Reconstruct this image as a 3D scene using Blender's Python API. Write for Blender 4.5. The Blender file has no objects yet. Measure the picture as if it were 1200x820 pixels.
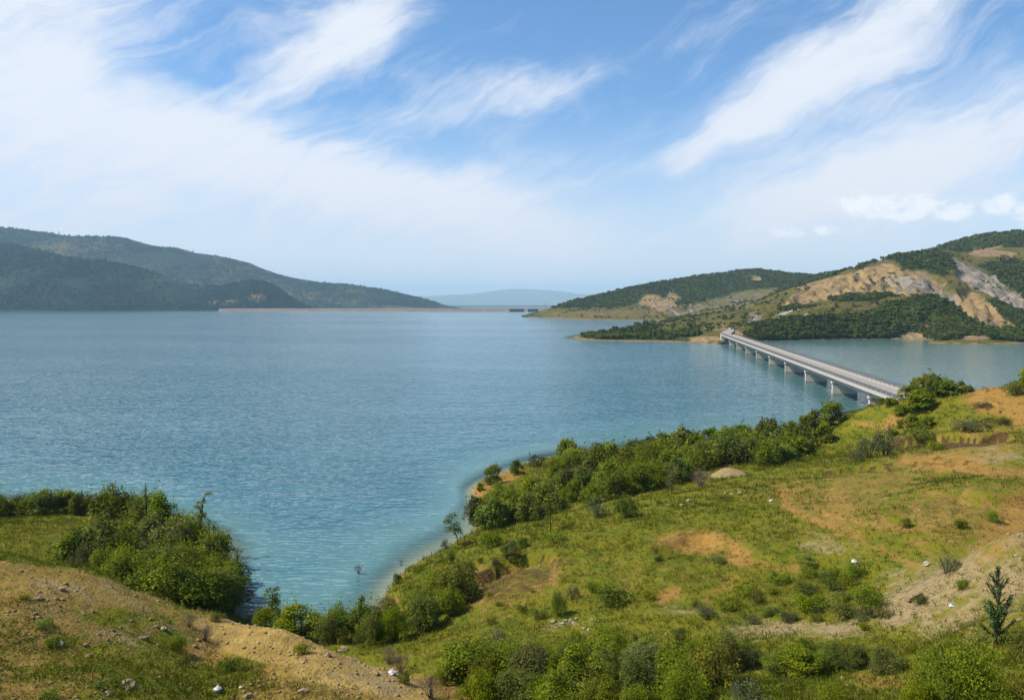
import bpy, math, random
import numpy as np
from mathutils import Vector, Matrix

random.seed(7)
RNG = np.random.default_rng(11)
scene = bpy.context.scene
COL = scene.collection

# ------------------------------------------------------------------ camera
H = 28.0                      # camera height above the lake (m)
F_PX = 933.0                  # focal length in photo pixels (1200 x 820)
PITCH = math.atan(55.0 / F_PX)
cam_d = bpy.data.cameras.new('camera')
cam_d.sensor_width = 36.0
cam_d.lens = 36.0 * F_PX / 1200.0
cam_d.clip_start = 0.5
cam_d.clip_end = 60000.0
cam = bpy.data.objects.new('camera', cam_d)
COL.objects.link(cam)
cam.location = (0, 0, H)
cam.rotation_euler = (math.pi / 2 - PITCH, 0, 0)
scene.camera = cam

# ------------------------------------------------------------------ light
SUN_EL = math.radians(50)
SUN_AZ = math.radians(-95)          # from +Y towards +X (negative = left)
sun_vec = Vector((math.sin(SUN_AZ) * math.cos(SUN_EL), math.cos(SUN_AZ) * math.cos(SUN_EL), math.sin(SUN_EL)))
sd = bpy.data.lights.new('sun', 'SUN')
sd.energy = 5.0
sd.angle = math.radians(0.53)
sd.color = (1.0, 0.91, 0.76)
so = bpy.data.objects.new('sun', sd)
COL.objects.link(so)
so.rotation_euler = (-sun_vec).to_track_quat('-Z', 'Y').to_euler()
so.location = (-200, 0, 300)

vs = scene.view_settings
vs.view_transform = 'Standard'
vs.look = 'None'
vs.exposure = 0.42
vs.gamma = 1.0
vs.use_curve_mapping = False
scene.cycles.use_denoising = True
try:
    scene.cycles.denoiser = 'OPENIMAGEDENOISE'
    scene.cycles.denoising_input_passes = 'RGB_ALBEDO_NORMAL'
    scene.cycles.denoising_prefilter = 'ACCURATE'
except Exception:
    pass
scene.cycles.max_bounces = 4
scene.cycles.diffuse_bounces = 2
scene.cycles.glossy_bounces = 2
scene.cycles.transmission_bounces = 3
scene.cycles.transparent_max_bounces = 6
scene.cycles.volume_bounces = 1
scene.cycles.use_adaptive_sampling = False
scene.cycles.sample_clamp_indirect = 6


class NT:
    """small helper round a node tree"""
    def __init__(self, tree):
        self.t = tree
        self.t.nodes.clear()

    def n(self, kind, **kw):
        nd = self.t.nodes.new(kind)
        for k, v in kw.items():
            setattr(nd, k, v)
        return nd

    def put(self, sock, v):
        if v is None:
            return
        if hasattr(v, 'links'):
            self.t.links.new(v, sock)
        else:
            if sock.type == 'RGBA' and not isinstance(v, (int, float)) and len(v) == 3:
                v = (*v, 1)
            sock.default_value = v

    def math(self, op, a, b=None, c=None, clamp=False):
        nd = self.n('ShaderNodeMath', operation=op, use_clamp=clamp)
        self.put(nd.inputs[0], a)
        self.put(nd.inputs[1], b)
        self.put(nd.inputs[2], c)
        return nd.outputs[0]

    def vmath(self, op, a, b=None):
        nd = self.n('ShaderNodeVectorMath', operation=op)
        self.put(nd.inputs[0], a)
        self.put(nd.inputs[1], b)
        return nd.outputs['Value'] if op in ('LENGTH', 'DOT_PRODUCT', 'DISTANCE') else nd.outputs[0]

    def mapping(self, v, loc=(0, 0, 0), rot=(0, 0, 0), sc=(1, 1, 1), kind='POINT'):
        nd = self.n('ShaderNodeMapping', vector_type=kind)
        self.put(nd.inputs[0], v)
        nd.inputs[1].default_value = loc
        nd.inputs[2].default_value = rot
        nd.inputs[3].default_value = sc
        return nd.outputs[0]

    def noise(self, v, scale=1, detail=3, rough=.55, dist=0, lac=2.0):
        nd = self.n('ShaderNodeTexNoise')
        self.put(nd.inputs['Vector'], v)
        nd.inputs['Scale'].default_value = scale
        nd.inputs['Detail'].default_value = detail
        nd.inputs['Roughness'].default_value = rough
        nd.inputs['Distortion'].default_value = dist
        nd.inputs['Lacunarity'].default_value = lac
        return nd.outputs[0]

    def rng(self, v, a, b, c=0, d=1, smooth=True):
        nd = self.n('ShaderNodeMapRange', interpolation_type='SMOOTHSTEP' if smooth else 'LINEAR')
        self.put(nd.inputs[0], v)
        for i, x in enumerate((a, b, c, d)):
            self.put(nd.inputs[i + 1], x)
        return nd.outputs[0]

    def mix(self, f, a, b, mode='MIX'):
        nd = self.n('ShaderNodeMix', data_type='RGBA', blend_type=mode, clamp_factor=True)
        self.put(nd.inputs['Factor'], f)
        self.put(nd.inputs[6], a)
        self.put(nd.inputs[7], b)
        return nd.outputs[2]

    def xyz(self, v):
        nd = self.n('ShaderNodeSeparateXYZ')
        self.put(nd.inputs[0], v)
        return nd.outputs

    def comb(self, x, y, z):
        nd = self.n('ShaderNodeCombineXYZ')
        for i, q in enumerate((x, y, z)):
            self.put(nd.inputs[i], q)
        return nd.outputs[0]

    def attr(self, name, out='Color'):
        nd = self.n('ShaderNodeAttribute', attribute_name=name)
        return nd.outputs[out]


# ------------------------------------------------------------------ sky
def build_world():
    w = bpy.data.worlds.new('World')
    scene.world = w
    w.use_nodes = True
    T = NT(w.node_tree)
    sky = T.n('ShaderNodeTexSky', sky_type='NISHITA', sun_disc=False)
    sky.sun_elevation = SUN_EL
    sky.sun_rotation = SUN_AZ
    sky.altitude = 100
    sky.air_density = 1.0
    sky.dust_density = 0.6
    sky.ozone_density = 3.0
    d = T.n('ShaderNodeTexCoord').outputs['Generated']
    x, y, z = T.xyz(d)
    az = T.math('ARCTAN2', x, y)
    el = T.math('ARCSINE', z)
    p0 = T.comb(az, el, 0)
    # domain warp
    wn = T.n('ShaderNodeTexNoise')
    T.put(wn.inputs['Vector'], p0)
    wn.inputs['Scale'].default_value = 9
    wn.inputs['Detail'].default_value = 4
    off = T.vmath('SUBTRACT', wn.outputs['Color'], (.5, .5, .5))
    sc = T.n('ShaderNodeVectorMath', operation='SCALE')
    T.put(sc.inputs[0], off)
    sc.inputs['Scale'].default_value = .06
    p = T.vmath('ADD', p0, sc.outputs[0])

    def pix(px, py):
        a = math.atan((px - 600) / F_PX)
        return a, math.atan((355 - py) / F_PX * math.cos(a))
    # broad cirrus streaks: centre, half length, half width (photo px), tilt (deg), strength
    blobs = [
        (40, 10, 170, 70, -6, .95), (60, 145, 330, 92, -14, .90), (330, 185, 330, 60, -13, .62),
        (60, 260, 460, 100, -6, .40), (395, 62, 135, 46, 34, .72), (330, 70, 160, 50, 38, .34),
        (440, 45, 90, 60, 15, .5), (330, 20, 160, 40, 8, .3), (585, 128, 170, 40, 15, .52), (440, 128, 190, 36, 12, .34),
        (610, 205, 130, 50, 2, .5), (560, 258, 300, 64, -13, .66),
        (1040, 42, 240, 76, 30, .80), (900, 130, 190, 46, 29, .60), (800, 178, 170, 34, 22, .34),
        (1000, 215, 280, 44, 20, .40), (1130, 165, 280, 90, 17, .66), (1000, 255, 360, 50, 4, .35),
        (860, 40, 260, 70, 26, .20), (700, 60, 300, 60, 20, .12),
    ]
    tot = None
    for cx, cy, a, b, ang, amp in blobs:
        u, v = pix(cx, cy)
        m = T.mapping(p, (u, v, 0), (0, 0, math.radians(ang)), (a / F_PX, b / F_PX, 1), 'TEXTURE')
        r = T.vmath('LENGTH', m)
        g = T.rng(r, 1.25, 0.0, 0, amp)
        tot = g if tot is None else T.math('ADD', tot, g)
    # the same kind of thin cloud goes on all round, outside the streaks above
    far = T.rng(T.math('ABSOLUTE', az), .62, .95)
    high = T.rng(el, .40, .6)
    away = T.math('MAXIMUM', far, high)
    gen = T.math('MULTIPLY', T.rng(T.noise(T.mapping(p, sc=(2.2, 5, 1), rot=(0, 0, .3)), 1, 4, .5), .52, .85, 0, .6), away)
    tot = T.math('MINIMUM', T.math('ADD', tot, gen), 1.15)
    # fibres
    rot = T.mapping(p, rot=(0, 0, math.radians(-26)), sc=(1, 1, 1))
    f1 = T.noise(T.mapping(rot, sc=(5, 27, 1)), 1, 6, .66, .9)
    f2 = T.noise(T.mapping(rot, sc=(20, 42, 1), loc=(3, 1, 0)), 1, 4, .6)
    soft = T.noise(T.mapping(p, sc=(4, 9, 1), loc=(7, 2, 0)), 1, 4, .5)
    fib = T.math('ADD', T.math('MULTIPLY', f1, .62), T.math('ADD', T.math('MULTIPLY', f2, .28), T.math('MULTIPLY', soft, .25)))
    fn = T.rng(fib, .42, .74, 0, 1, smooth=False)
    dens = T.math('SUBTRACT', T.math('MULTIPLY', tot, 1.3), T.math('MULTIPLY', T.math('SUBTRACT', 1, fn), .80))
    cl = T.rng(dens, -.32, 1.05, 0, .96)
    # thin veil above the horizon, all round
    veil = T.math('MULTIPLY', T.rng(el, .26, .0), T.rng(soft, .2, .75, .68, .95))
    # low cumulus heads on the right
    cu = None
    for cx, cy, a, b in ((1000, 240, 34, 18), (1035, 243, 30, 16), (1075, 243, 36, 18), (1110, 250, 36, 13), (1170, 242, 30, 16), (1205, 248, 40, 18), (1050, 252, 60, 12),
                         (920, 275, 26, 8), (965, 271, 22, 8)):
        u, v = pix(cx, cy)
        r = T.vmath('LENGTH', T.mapping(p0, (u, v, 0), (0, 0, 0), (a / F_PX, b / F_PX, 1), 'TEXTURE'))
        g = T.rng(r, 1.3, .2)
        cu = g if cu is None else T.math('MAXIMUM', cu, g)
    cn = T.noise(T.mapping(p0, sc=(1, 1.35, 1)), 52, 6, .64, .4)
    cum = T.rng(T.math('ADD', cu, T.math('MULTIPLY', T.math('SUBTRACT', cn, .5), 2.4)), .40, 1.15, 0, .78)
    inv = lambda q: T.math('SUBTRACT', 1, q)
    trans = T.math('MULTIPLY', inv(cl), inv(veil))
    cover = inv(trans)
    k = 1 / 0.1
    hz = T.mix(T.rng(el, .06, .24), (.68 * k, .68 * k, .72 * k), (.665 * k, .695 * k, .75 * k))
    base = T.mix(1.0, sky.outputs[0], (.76, 1.04, 1.24), 'MULTIPLY')
    c = T.mix(cover, base, hz)
    c = T.mix(cum, c, (.84 * k, .83 * k, .83 * k))
    bg = T.n('ShaderNodeBackground')
    T.put(bg.inputs[0], c)
    bg.inputs[1].default_value = 0.1
    out = T.n('ShaderNodeOutputWorld')
    T.t.links.new(bg.outputs[0], out.inputs[0])


build_world()


# ------------------------------------------------------------------ helpers: pixels, noise, surfaces
def ray(px, py):
    xc = (px - 600.0) / F_PX
    yc = -(py - 410.0) / F_PX
    dy = math.cos(PITCH) + yc * math.sin(PITCH)
    dz = -math.sin(PITCH) + yc * math.cos(PITCH)
    return xc / dy, dz / dy


def at_z(px, py, z=0.0):
    rx, rz = ray(px, py)
    Y = (z - H) / rz
    return (rx * Y, Y, z)


def at_y(px, py, Y):
    rx, rz = ray(px, py)
    return (rx * Y, Y, H + rz * Y)


def project(X, Y, Z):
    Z = Z - H
    zc = Y * math.cos(PITCH) - Z * math.sin(PITCH)
    yc = Y * math.sin(PITCH) + Z * math.cos(PITCH)
    zc = np.maximum(zc, 1.0)
    return 600 + F_PX * X / zc, 410 - F_PX * yc / zc


def _hash(ix, iy, s):
    h = (ix.astype(np.int64) * 374761393 + iy.astype(np.int64) * 668265263 + s * 982451653) & 0x7fffffff
    h = ((h ^ (h >> 13)) * 1274126177) & 0x7fffffff
    h = h ^ (h >> 16)
    return (h & 0xffff) / 65535.0


def vnoise(x, y, s=0):
    ix = np.floor(x); iy = np.floor(y)
    fx = x - ix; fy = y - iy
    fx = fx * fx * fx * (fx * (fx * 6 - 15) + 10); fy = fy * fy * fy * (fy * (fy * 6 - 15) + 10)
    a = _hash(ix, iy, s); b = _hash(ix + 1, iy, s); c = _hash(ix, iy + 1, s); d = _hash(ix + 1, iy + 1, s)
    return (a + (b - a) * fx) * (1 - fy) + (c + (d - c) * fx) * fy


def fbm(x, y, wl, oct=4, s=0, gain=.5):
    x = np.asarray(x, float); y = np.asarray(y, float)
    t = np.zeros(np.broadcast(x, y).shape); a = 1.0; n = 0
    ca, sa = math.cos(.6), math.sin(.6)
    for i in range(oct):
        t = t + a * (vnoise(x / wl, y / wl, s + i * 17) - .5) * 2
        n += a; a *= gain; wl /= 2.03
        x, y = x * ca - y * sa + 13.7, x * sa + y * ca + 5.1
    return t / n


def smooth(a, b, v):
    t = np.clip((v - a) / (b - a), 0, 1)
    return t * t * (3 - 2 * t)


class TPS:
    def __init__(self, pts, lam=1e-4):
        P = np.array(pts, float)
        self.c = P[:, :2].mean(0)
        self.s = np.abs(P[:, :2] - self.c).max()
        self.q = (P[:, :2] - self.c) / self.s
        n = len(P)
        K = self._k(self.q, self.q) + lam * np.eye(n)
        A = np.zeros((n + 3, n + 3))
        A[:n, :n] = K
        A[:n, n] = 1; A[:n, n + 1:] = self.q
        A[n, :n] = 1; A[n + 1:, :n] = self.q.T
        b = np.zeros(n + 3); b[:n] = P[:, 2]
        self.w = np.linalg.solve(A, b)

    def _k(self, a, b):
        r2 = ((a[:, None, :] - b[None, :, :]) ** 2).sum(-1)
        return .5 * r2 * np.log(r2 + 1e-12)

    def __call__(self, X, Y):
        X = np.asarray(X, float); Y = np.asarray(Y, float)
        sh = X.shape
        q = (np.stack([X.ravel(), Y.ravel()], 1) - self.c) / self.s
        out = np.empty(len(q))
        n = len(self.q)
        for i in range(0, len(q), 20000):
            k = self._k(q[i:i + 20000], self.q)
            out[i:i + 20000] = k @ self.w[:n] + self.w[n] + q[i:i + 20000] @ self.w[n + 1:]
        return out.reshape(sh)


def mesh_np(name, V, Fq=None, Ft=None, smooth_shade=False, attrs=None):
    """mesh from arrays: V (n,3), quads Fq (m,4), tris Ft (k,3)"""
    me = bpy.data.meshes.new(name)
    V = np.asarray(V, np.float32)
    me.vertices.add(len(V))
    me.vertices.foreach_set('co', V.ravel())
    nq = 0 if Fq is None else len(Fq)
    nt = 0 if Ft is None else len(Ft)
    loops = np.concatenate([np.asarray(f, np.int32).ravel() for f in (Fq, Ft) if f is not None and len(f)])
    tot = np.concatenate([np.full(nq, 4, np.int32), np.full(nt, 3, np.int32)])
    start = np.concatenate([[0], np.cumsum(tot)[:-1]]).astype(np.int32)
    me.loops.add(len(loops))
    me.loops.foreach_set('vertex_index', loops)
    me.polygons.add(len(tot))
    me.polygons.foreach_set('loop_start', start)
    me.polygons.foreach_set('loop_total', tot)
    if smooth_shade:
        me.polygons.foreach_set('use_smooth', np.ones(len(tot), bool))
    for k, a in (attrs or {}).items():
        a = np.asarray(a, np.float32)
        if a.ndim == 1:
            at = me.attributes.new(k, 'FLOAT', 'POINT'); at.data.foreach_set('value', a)
        else:
            at = me.attributes.new(k, 'FLOAT_COLOR', 'POINT'); at.data.foreach_set('color', a.ravel())
    me.update(calc_edges=True)
    me.validate()
    return me


def tag(o, label=None, cat=None, group=None, kind=None):
    for k, v in (('label', label), ('category', cat), ('group', group), ('kind', kind)):
        if v:
            o[k] = v
    return o


def obj(name, me, mat=None, parent=None):
    o = bpy.data.objects.new(name, me)
    COL.objects.link(o)
    if mat is not None:
        if len(me.materials) == 0:
            me.materials.append(mat)
    if parent is not None:
        o.parent = parent
    return o


def empty(name, loc=(0, 0, 0), rot=(0, 0, 0), sc=1.0):
    o = bpy.data.objects.new(name, None)
    COL.objects.link(o)
    o.location = loc
    o.rotation_euler = rot
    o.scale = (sc, sc, sc) if isinstance(sc, (int, float)) else sc
    o.empty_display_size = .2
    return o


class MB:
    """collects boxes, tubes and strips into one mesh"""
    def __init__(self):
        self.v = []; self.f = []

    def quad(self, a, b, c, d):
        i = len(self.v)
        self.v += [tuple(a), tuple(b), tuple(c), tuple(d)]
        self.f.append((i, i + 1, i + 2, i + 3))

    def hexa(self, p):                      # 8 points, bottom 4 then top 4 (ccw from above)
        i = len(self.v)
        self.v += [tuple(q) for q in p]
        for f in ((3, 2, 1, 0), (4, 5, 6, 7), (0, 1, 5, 4), (1, 2, 6, 5), (2, 3, 7, 6), (3, 0, 4, 7)):
            self.f.append(tuple(i + k for k in f))
        return self

    def box(self, c, size, ax=(1, 0, 0), taper=1.0):
        ax = Vector(ax).normalized(); ay = Vector((0, 0, 1)).cross(ax)
        c = Vector(c); sx, sy, sz = (q / 2 for q in size)
        p = []
        for z, t in ((-sz, 1), (sz, taper)):
            for a, b in ((-sx, -sy), (sx, -sy), (sx, sy), (-sx, sy)):
                p.append(c + ax * a * t + ay * b * t + Vector((0, 0, z)))
        return self.hexa(p)

    def tube(self, pts, r0, r1=None, n=6):
        r1 = r0 if r1 is None else r1
        pts = [Vector(p) for p in pts]
        rings = []
        for k, p in enumerate(pts):
            d = (pts[min(k + 1, len(pts) - 1)] - pts[max(k - 1, 0)]).normalized()
            a = d.orthogonal().normalized(); b = d.cross(a)
            r = r0 + (r1 - r0) * k / max(1, len(pts) - 1)
            i = len(self.v)
            for q in range(n):
                t = 2 * math.pi * q / n
                self.v.append(tuple(p + (a * math.cos(t) + b * math.sin(t)) * r))
            rings.append(i)
        for i, j in zip(rings, rings[1:]):
            for q in range(n):
                self.f.append((i + q, i + (q + 1) % n, j + (q + 1) % n, j + q))
        self.f.append(tuple(rings[-1] + q for q in range(n)))
        return self

    def mesh(self, name, sm=False):
        me = bpy.data.meshes.new(name)
        me.from_pydata(self.v, [], self.f)
        me.update()
        if sm:
            me.polygons.foreach_set('use_smooth', [True] * len(me.polygons))
        return me


def new_mat(name):
    m = bpy.data.materials.new(name)
    m.use_nodes = True
    T = NT(m.node_tree)
    out = T.n('ShaderNodeOutputMaterial')
    return m, T, out


def principled(T, out, color, rough=.8, bump=None, bstr=.3, bdist=.05, spec=.3, **kw):
    b = T.n('ShaderNodeBsdfPrincipled')
    T.put(b.inputs['Base Color'], color)
    T.put(b.inputs['Roughness'], rough)
    b.inputs['Specular IOR Level'].default_value = spec
    for k, v in kw.items():
        T.put(b.inputs[k], v)
    if bump is not None:
        bn = T.n('ShaderNodeBump')
        bn.inputs['Strength'].default_value = bstr
        bn.inputs['Distance'].default_value = bdist
        T.put(bn.inputs['Height'], bump)
        T.t.links.new(bn.outputs[0], b.inputs['Normal'])
    T.t.links.new(b.outputs[0], out.inputs[0])
    return b


# ------------------------------------------------------------------ materials
def mat_ground():
    m, T, out = new_mat('near_ground_soil_and_grass')
    pos = T.n('ShaderNodeNewGeometry').outputs['Position']
    a = T.n('ShaderNodeSeparateColor'); T.put(a.inputs[0], T.attr('ma'))
    b = T.n('ShaderNodeSeparateColor'); T.put(b.inputs[0], T.attr('mb'))
    lush, earth, gravel = a.outputs[0], a.outputs[1], a.outputs[2]
    dark, sand, wet = b.outputs[0], b.outputs[1], b.outputs[2]
    n1 = T.noise(pos, .35, 5, .6)
    n2 = T.noise(pos, 1.7, 5, .62)
    n3 = T.noise(pos, 7.0, 4, .6)
    n4 = T.noise(T.mapping(pos, loc=(31, 7, 2)), .9, 4, .6)
    # grass: yellow green to fresh green
    g = T.mix(T.rng(n1, .35, .65), (.152, .145, .009), (.088, .118, .007))
    g = T.mix(T.rng(n2, .45, .72), g, (.165, .132, .018))
    g = T.mix(T.math('MULTIPLY', T.rng(n3, .55, .75), .75), g, (.050, .072, .010))
    dry = T.mix(T.rng(n2, .35, .68), (.250, .170, .038), (.158, .108, .023))
    dry = T.mix(T.math('MULTIPLY', T.rng(n3, .5, .72), .6), dry, (.09, .06, .018))
    c = T.mix(T.rng(T.math('ADD', lush, T.math('MULTIPLY', T.math('SUBTRACT', n4, .5), 1.5)), .36, .62), dry, g)
    e = T.mix(T.rng(n2, .3, .7), (.345, .205, .050), (.22, .120, .028))
    e = T.mix(T.math('MULTIPLY', T.rng(n3, .52, .74), .7), e, (.15, .085, .024))
    c = T.mix(T.rng(T.math('ADD', earth, T.math('ADD', T.math('MULTIPLY', T.math('SUBTRACT', n2, .5), 1.5), T.math('MULTIPLY', T.math('SUBTRACT', n3, .5), .9))), .30, .88), c, e)
    s = T.mix(T.rng(n2, .3, .7), (.37, .255, .075), (.24, .160, .044))
    c = T.mix(T.rng(T.math('ADD', sand, T.math('MULTIPLY', T.math('SUBTRACT', n2, .5), .7)), .35, .65), c, s)
    st = T.mix(T.rng(n3, .35, .65), (.33, .255, .14), (.145, .105, .048))
    st = T.mix(T.rng(n2, .42, .66), st, (.29, .21, .095))
    gm = T.math('ADD', T.math('MULTIPLY', T.math('SUBTRACT', n2, .5), 1.3), T.math('MULTIPLY', T.math('SUBTRACT', n1, .5), 1.6))
    gm = T.math('ADD', gm, T.math('MULTIPLY', T.math('SUBTRACT', n3, .5), .9))
    c = T.mix(T.rng(T.math('ADD', gravel, gm), .30, .86), c, st)
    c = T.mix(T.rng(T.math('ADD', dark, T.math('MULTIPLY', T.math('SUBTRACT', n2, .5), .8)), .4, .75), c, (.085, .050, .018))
    c = T.mix(T.math('MULTIPLY', wet, .45), c, (.13, .095, .055))
    c = T.mix(T.attr('mb', 'Alpha'), c, T.mix(n2, (.44, .38, .27), (.34, .29, .20)))
    hgt = T.math('ADD', T.math('MULTIPLY', n3, .6), n2)
    principled(T, out, c, .95, hgt, .9, .22, .1)
    return m


def mat_hill(kind):
    """far slopes: attribute masks forest / grass / bare / grey plus fine relief"""
    m, T, out = new_mat('hill_slope_' + kind)
    pos = T.n('ShaderNodeNewGeometry').outputs['Position']
    a = T.n('ShaderNodeSeparateColor'); T.put(a.inputs[0], T.attr('ma'))
    wood, bare, grey = a.outputs[0], a.outputs[1], a.outputs[2]
    k = {'near': 1.0, 'far': .35}[kind]
    n1 = T.noise(pos, .012 * k, 5, .6)
    n2 = T.noise(pos, .07 * k, 5, .65)
    n3 = T.noise(pos, .35 * k, 4, .65)
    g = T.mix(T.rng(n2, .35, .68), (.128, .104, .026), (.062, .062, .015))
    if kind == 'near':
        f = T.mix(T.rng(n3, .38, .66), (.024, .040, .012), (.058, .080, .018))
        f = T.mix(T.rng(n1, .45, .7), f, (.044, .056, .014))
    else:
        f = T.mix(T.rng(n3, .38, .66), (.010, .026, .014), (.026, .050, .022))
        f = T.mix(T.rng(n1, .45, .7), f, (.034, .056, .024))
    c = T.mix(T.rng(T.math('ADD', wood, T.math('MULTIPLY', T.math('SUBTRACT', n2, .5), 1.2)), .36, .6), g, f)
    rill = T.noise(T.mapping(pos, rot=(0, 0, .35), sc=(.16 * k, .022 * k, .03 * k)), 1, 4, .65)
    e = T.mix(T.rng(n2, .34, .68), (.325, .225, .098), (.205, .138, .060))
    e = T.mix(T.rng(rill, .46, .66), e, (.15, .118, .082))
    c = T.mix(T.rng(T.math('ADD', bare, T.math('MULTIPLY', T.math('SUBTRACT', n2, .5), 1.0)), .38, .6), c, e)
    gr = T.mix(T.rng(rill, .38, .62), (.27, .235, .185), (.125, .11, .09))
    c = T.mix(T.rng(T.math('ADD', grey, T.math('MULTIPLY', T.math('SUBTRACT', n2, .5), .9)), .38, .62), c, gr)
    hgt = T.math('ADD', T.math('MULTIPLY', n3, .5), n2)
    principled(T, out, c, .95, hgt, 1.0, 5.0 / k * .8, .05)
    return m


def mat_water():
    m, T, out = new_mat('lake_water')
    pos = T.n('ShaderNodeNewGeometry').outputs['Position']
    depth = T.attr('depth', 'Fac')
    big = T.noise(T.mapping(pos, sc=(.0022, .006, 1)), 1, 4, .5)
    mid = T.noise(T.mapping(pos, sc=(.02, .045, 1)), 1, 4, .55)
    # body colour of the silty reservoir
    body = T.mix(T.rng(mid, .35, .68), (.028, .110, .138), (.044, .140, .168))
    body = T.mix(T.rng(depth, 4.5, .2), body, (.090, .205, .205))
    arm = T.attr('arm', 'Fac')
    body = T.mix(arm, body, (.088, .165, .155))
    # ripples
    r1 = T.noise(T.mapping(pos, rot=(0, 0, .12), sc=(.55, .85, 1)), 1, 1.5, .55, .5)
    r2 = T.noise(T.mapping(pos, rot=(0, 0, -.18), sc=(.12, .24, 1), loc=(5, 9, 0)), 1, 2, .5, .4)
    calm = T.rng(depth, 5.5, 1.0)
    wv = T.n('ShaderNodeTexWave', wave_type='BANDS', bands_direction='Y', wave_profile='SIN')
    T.put(wv.inputs['Vector'], T.mapping(pos, rot=(0, 0, .05)))
    wv.inputs['Scale'].default_value = .30
    wv.inputs['Distortion'].default_value = 9.0
    wv.inputs['Detail'].default_value = 2
    wv.inputs['Detail Scale'].default_value = .5
    hgt = T.math('ADD', T.math('MULTIPLY', r1, .40), T.math('MULTIPLY', r2, .72))
    hgt = T.math('ADD', T.math('MULTIPLY', hgt, T.rng(calm, 0, 1, 1, .5)), T.math('MULTIPLY', T.math('MULTIPLY', wv.outputs[1], calm), .085))
    bn = T.n('ShaderNodeBump')
    bn.inputs['Strength'].default_value = 1.0
    bn.inputs['Distance'].default_value = 1.0
    T.put(bn.inputs['Height'], T.math('MULTIPLY', hgt, T.math('MULTIPLY', T.rng(big, .35, .65, .75, 1.2), T.rng(arm, 0, 1, 1, .36))))
    b = T.n('ShaderNodeBsdfPrincipled')
    T.put(b.inputs['Base Color'], body)
    b.inputs['Roughness'].default_value = .10
    b.inputs['IOR'].default_value = 1.333
    T.t.links.new(bn.outputs[0], b.inputs['Normal'])
    tr = T.n('ShaderNodeBsdfTransparent')
    tr.inputs[0].default_value = (.80, .90, .86, 1)
    mx = T.n('ShaderNodeMixShader')
    T.put(mx.inputs[0], T.rng(depth, 0, 1.5, .22, 1.0))
    T.t.links.new(tr.outputs[0], mx.inputs[1])
    T.t.links.new(b.outputs[0], mx.inputs[2])
    T.t.links.new(mx.outputs[0], out.inputs[0])
    return m


def mat_leaf(name, dark, mid, light, trans=.35, per_obj=True):
    m, T, out = new_mat(name)
    v = T.attr('var', 'Fac')
    c = T.mix(T.rng(v, .0, .55, smooth=False), dark, mid)
    c = T.mix(T.rng(v, .55, 1.0, smooth=False), c, light)
    if per_obj:
        r = T.n('ShaderNodeObjectInfo').outputs['Random']
        hs = T.n('ShaderNodeHueSaturation')
        T.put(hs.inputs['Hue'], T.rng(r, 0, 1, .474, .520, False))
        T.put(hs.inputs['Value'], T.rng(T.math('FRACT', T.math('MULTIPLY', r, 7.31)), 0, 1, .66, 1.30, False))
        T.put(hs.inputs['Saturation'], T.rng(T.math('FRACT', T.math('MULTIPLY', r, 3.7)), 0, 1, .85, 1.08, False))
        T.put(hs.inputs['Color'], c)
        c = hs.outputs[0]
    b = T.n('ShaderNodeBsdfPrincipled')
    T.put(b.inputs['Base Color'], c)
    b.inputs['Roughness'].default_value = .65
    b.inputs['Specular IOR Level'].default_value = .10
    tl = T.n('ShaderNodeBsdfTranslucent')
    T.put(tl.inputs[0], T.mix(1.0, c, (1.35, 1.25, .6), 'MULTIPLY'))
    mx = T.n('ShaderNodeMixShader')
    mx.inputs[0].default_value = trans
    T.t.links.new(b.outputs[0], mx.inputs[1])
    T.t.links.new(tl.outputs[0], mx.inputs[2])
    T.t.links.new(mx.outputs[0], out.inputs[0])
    return m


def mat_plain(name, c1, c2, scale=3.0, rough=.85, bs=.3, bd=.03, spec=.3, metal=0.0):
    m, T, out = new_mat(name)
    pos = T.n('ShaderNodeNewGeometry').outputs['Position']
    n = T.noise(pos, scale, 5, .62)
    n2 = T.noise(pos, scale * 6, 3, .6)
    c = T.mix(T.rng(n, .3, .7), c1, c2)
    c = T.mix(T.math('MULTIPLY', T.rng(n2, .5, .8), .35), c, tuple(q * .55 for q in c2))
    principled(T, out, c, rough, n2, bs, bd, spec, Metallic=metal)
    return m


def mat_concrete(name, c1, c2):
    m, T, out = new_mat(name)
    pos = T.n('ShaderNodeNewGeometry').outputs['Position']
    n = T.noise(pos, .7, 5, .6)
    st = T.noise(T.mapping(pos, sc=(1.6, 1.6, .12)), 1, 4, .65)
    c = T.mix(T.rng(n, .3, .7), c1, c2)
    c = T.mix(T.math('MULTIPLY', T.rng(st, .5, .75), .55), c, tuple(q * .5 for q in c2))
    zz = T.xyz(pos)[2]
    c = T.mix(T.math('MULTIPLY', T.rng(T.math('ADD', zz, T.math('MULTIPLY', n, .5)), 1.2, .6), .6), c, (.10, .10, .085))
    principled(T, out, c, .9, n, .25, .03, .2)
    return m


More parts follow.
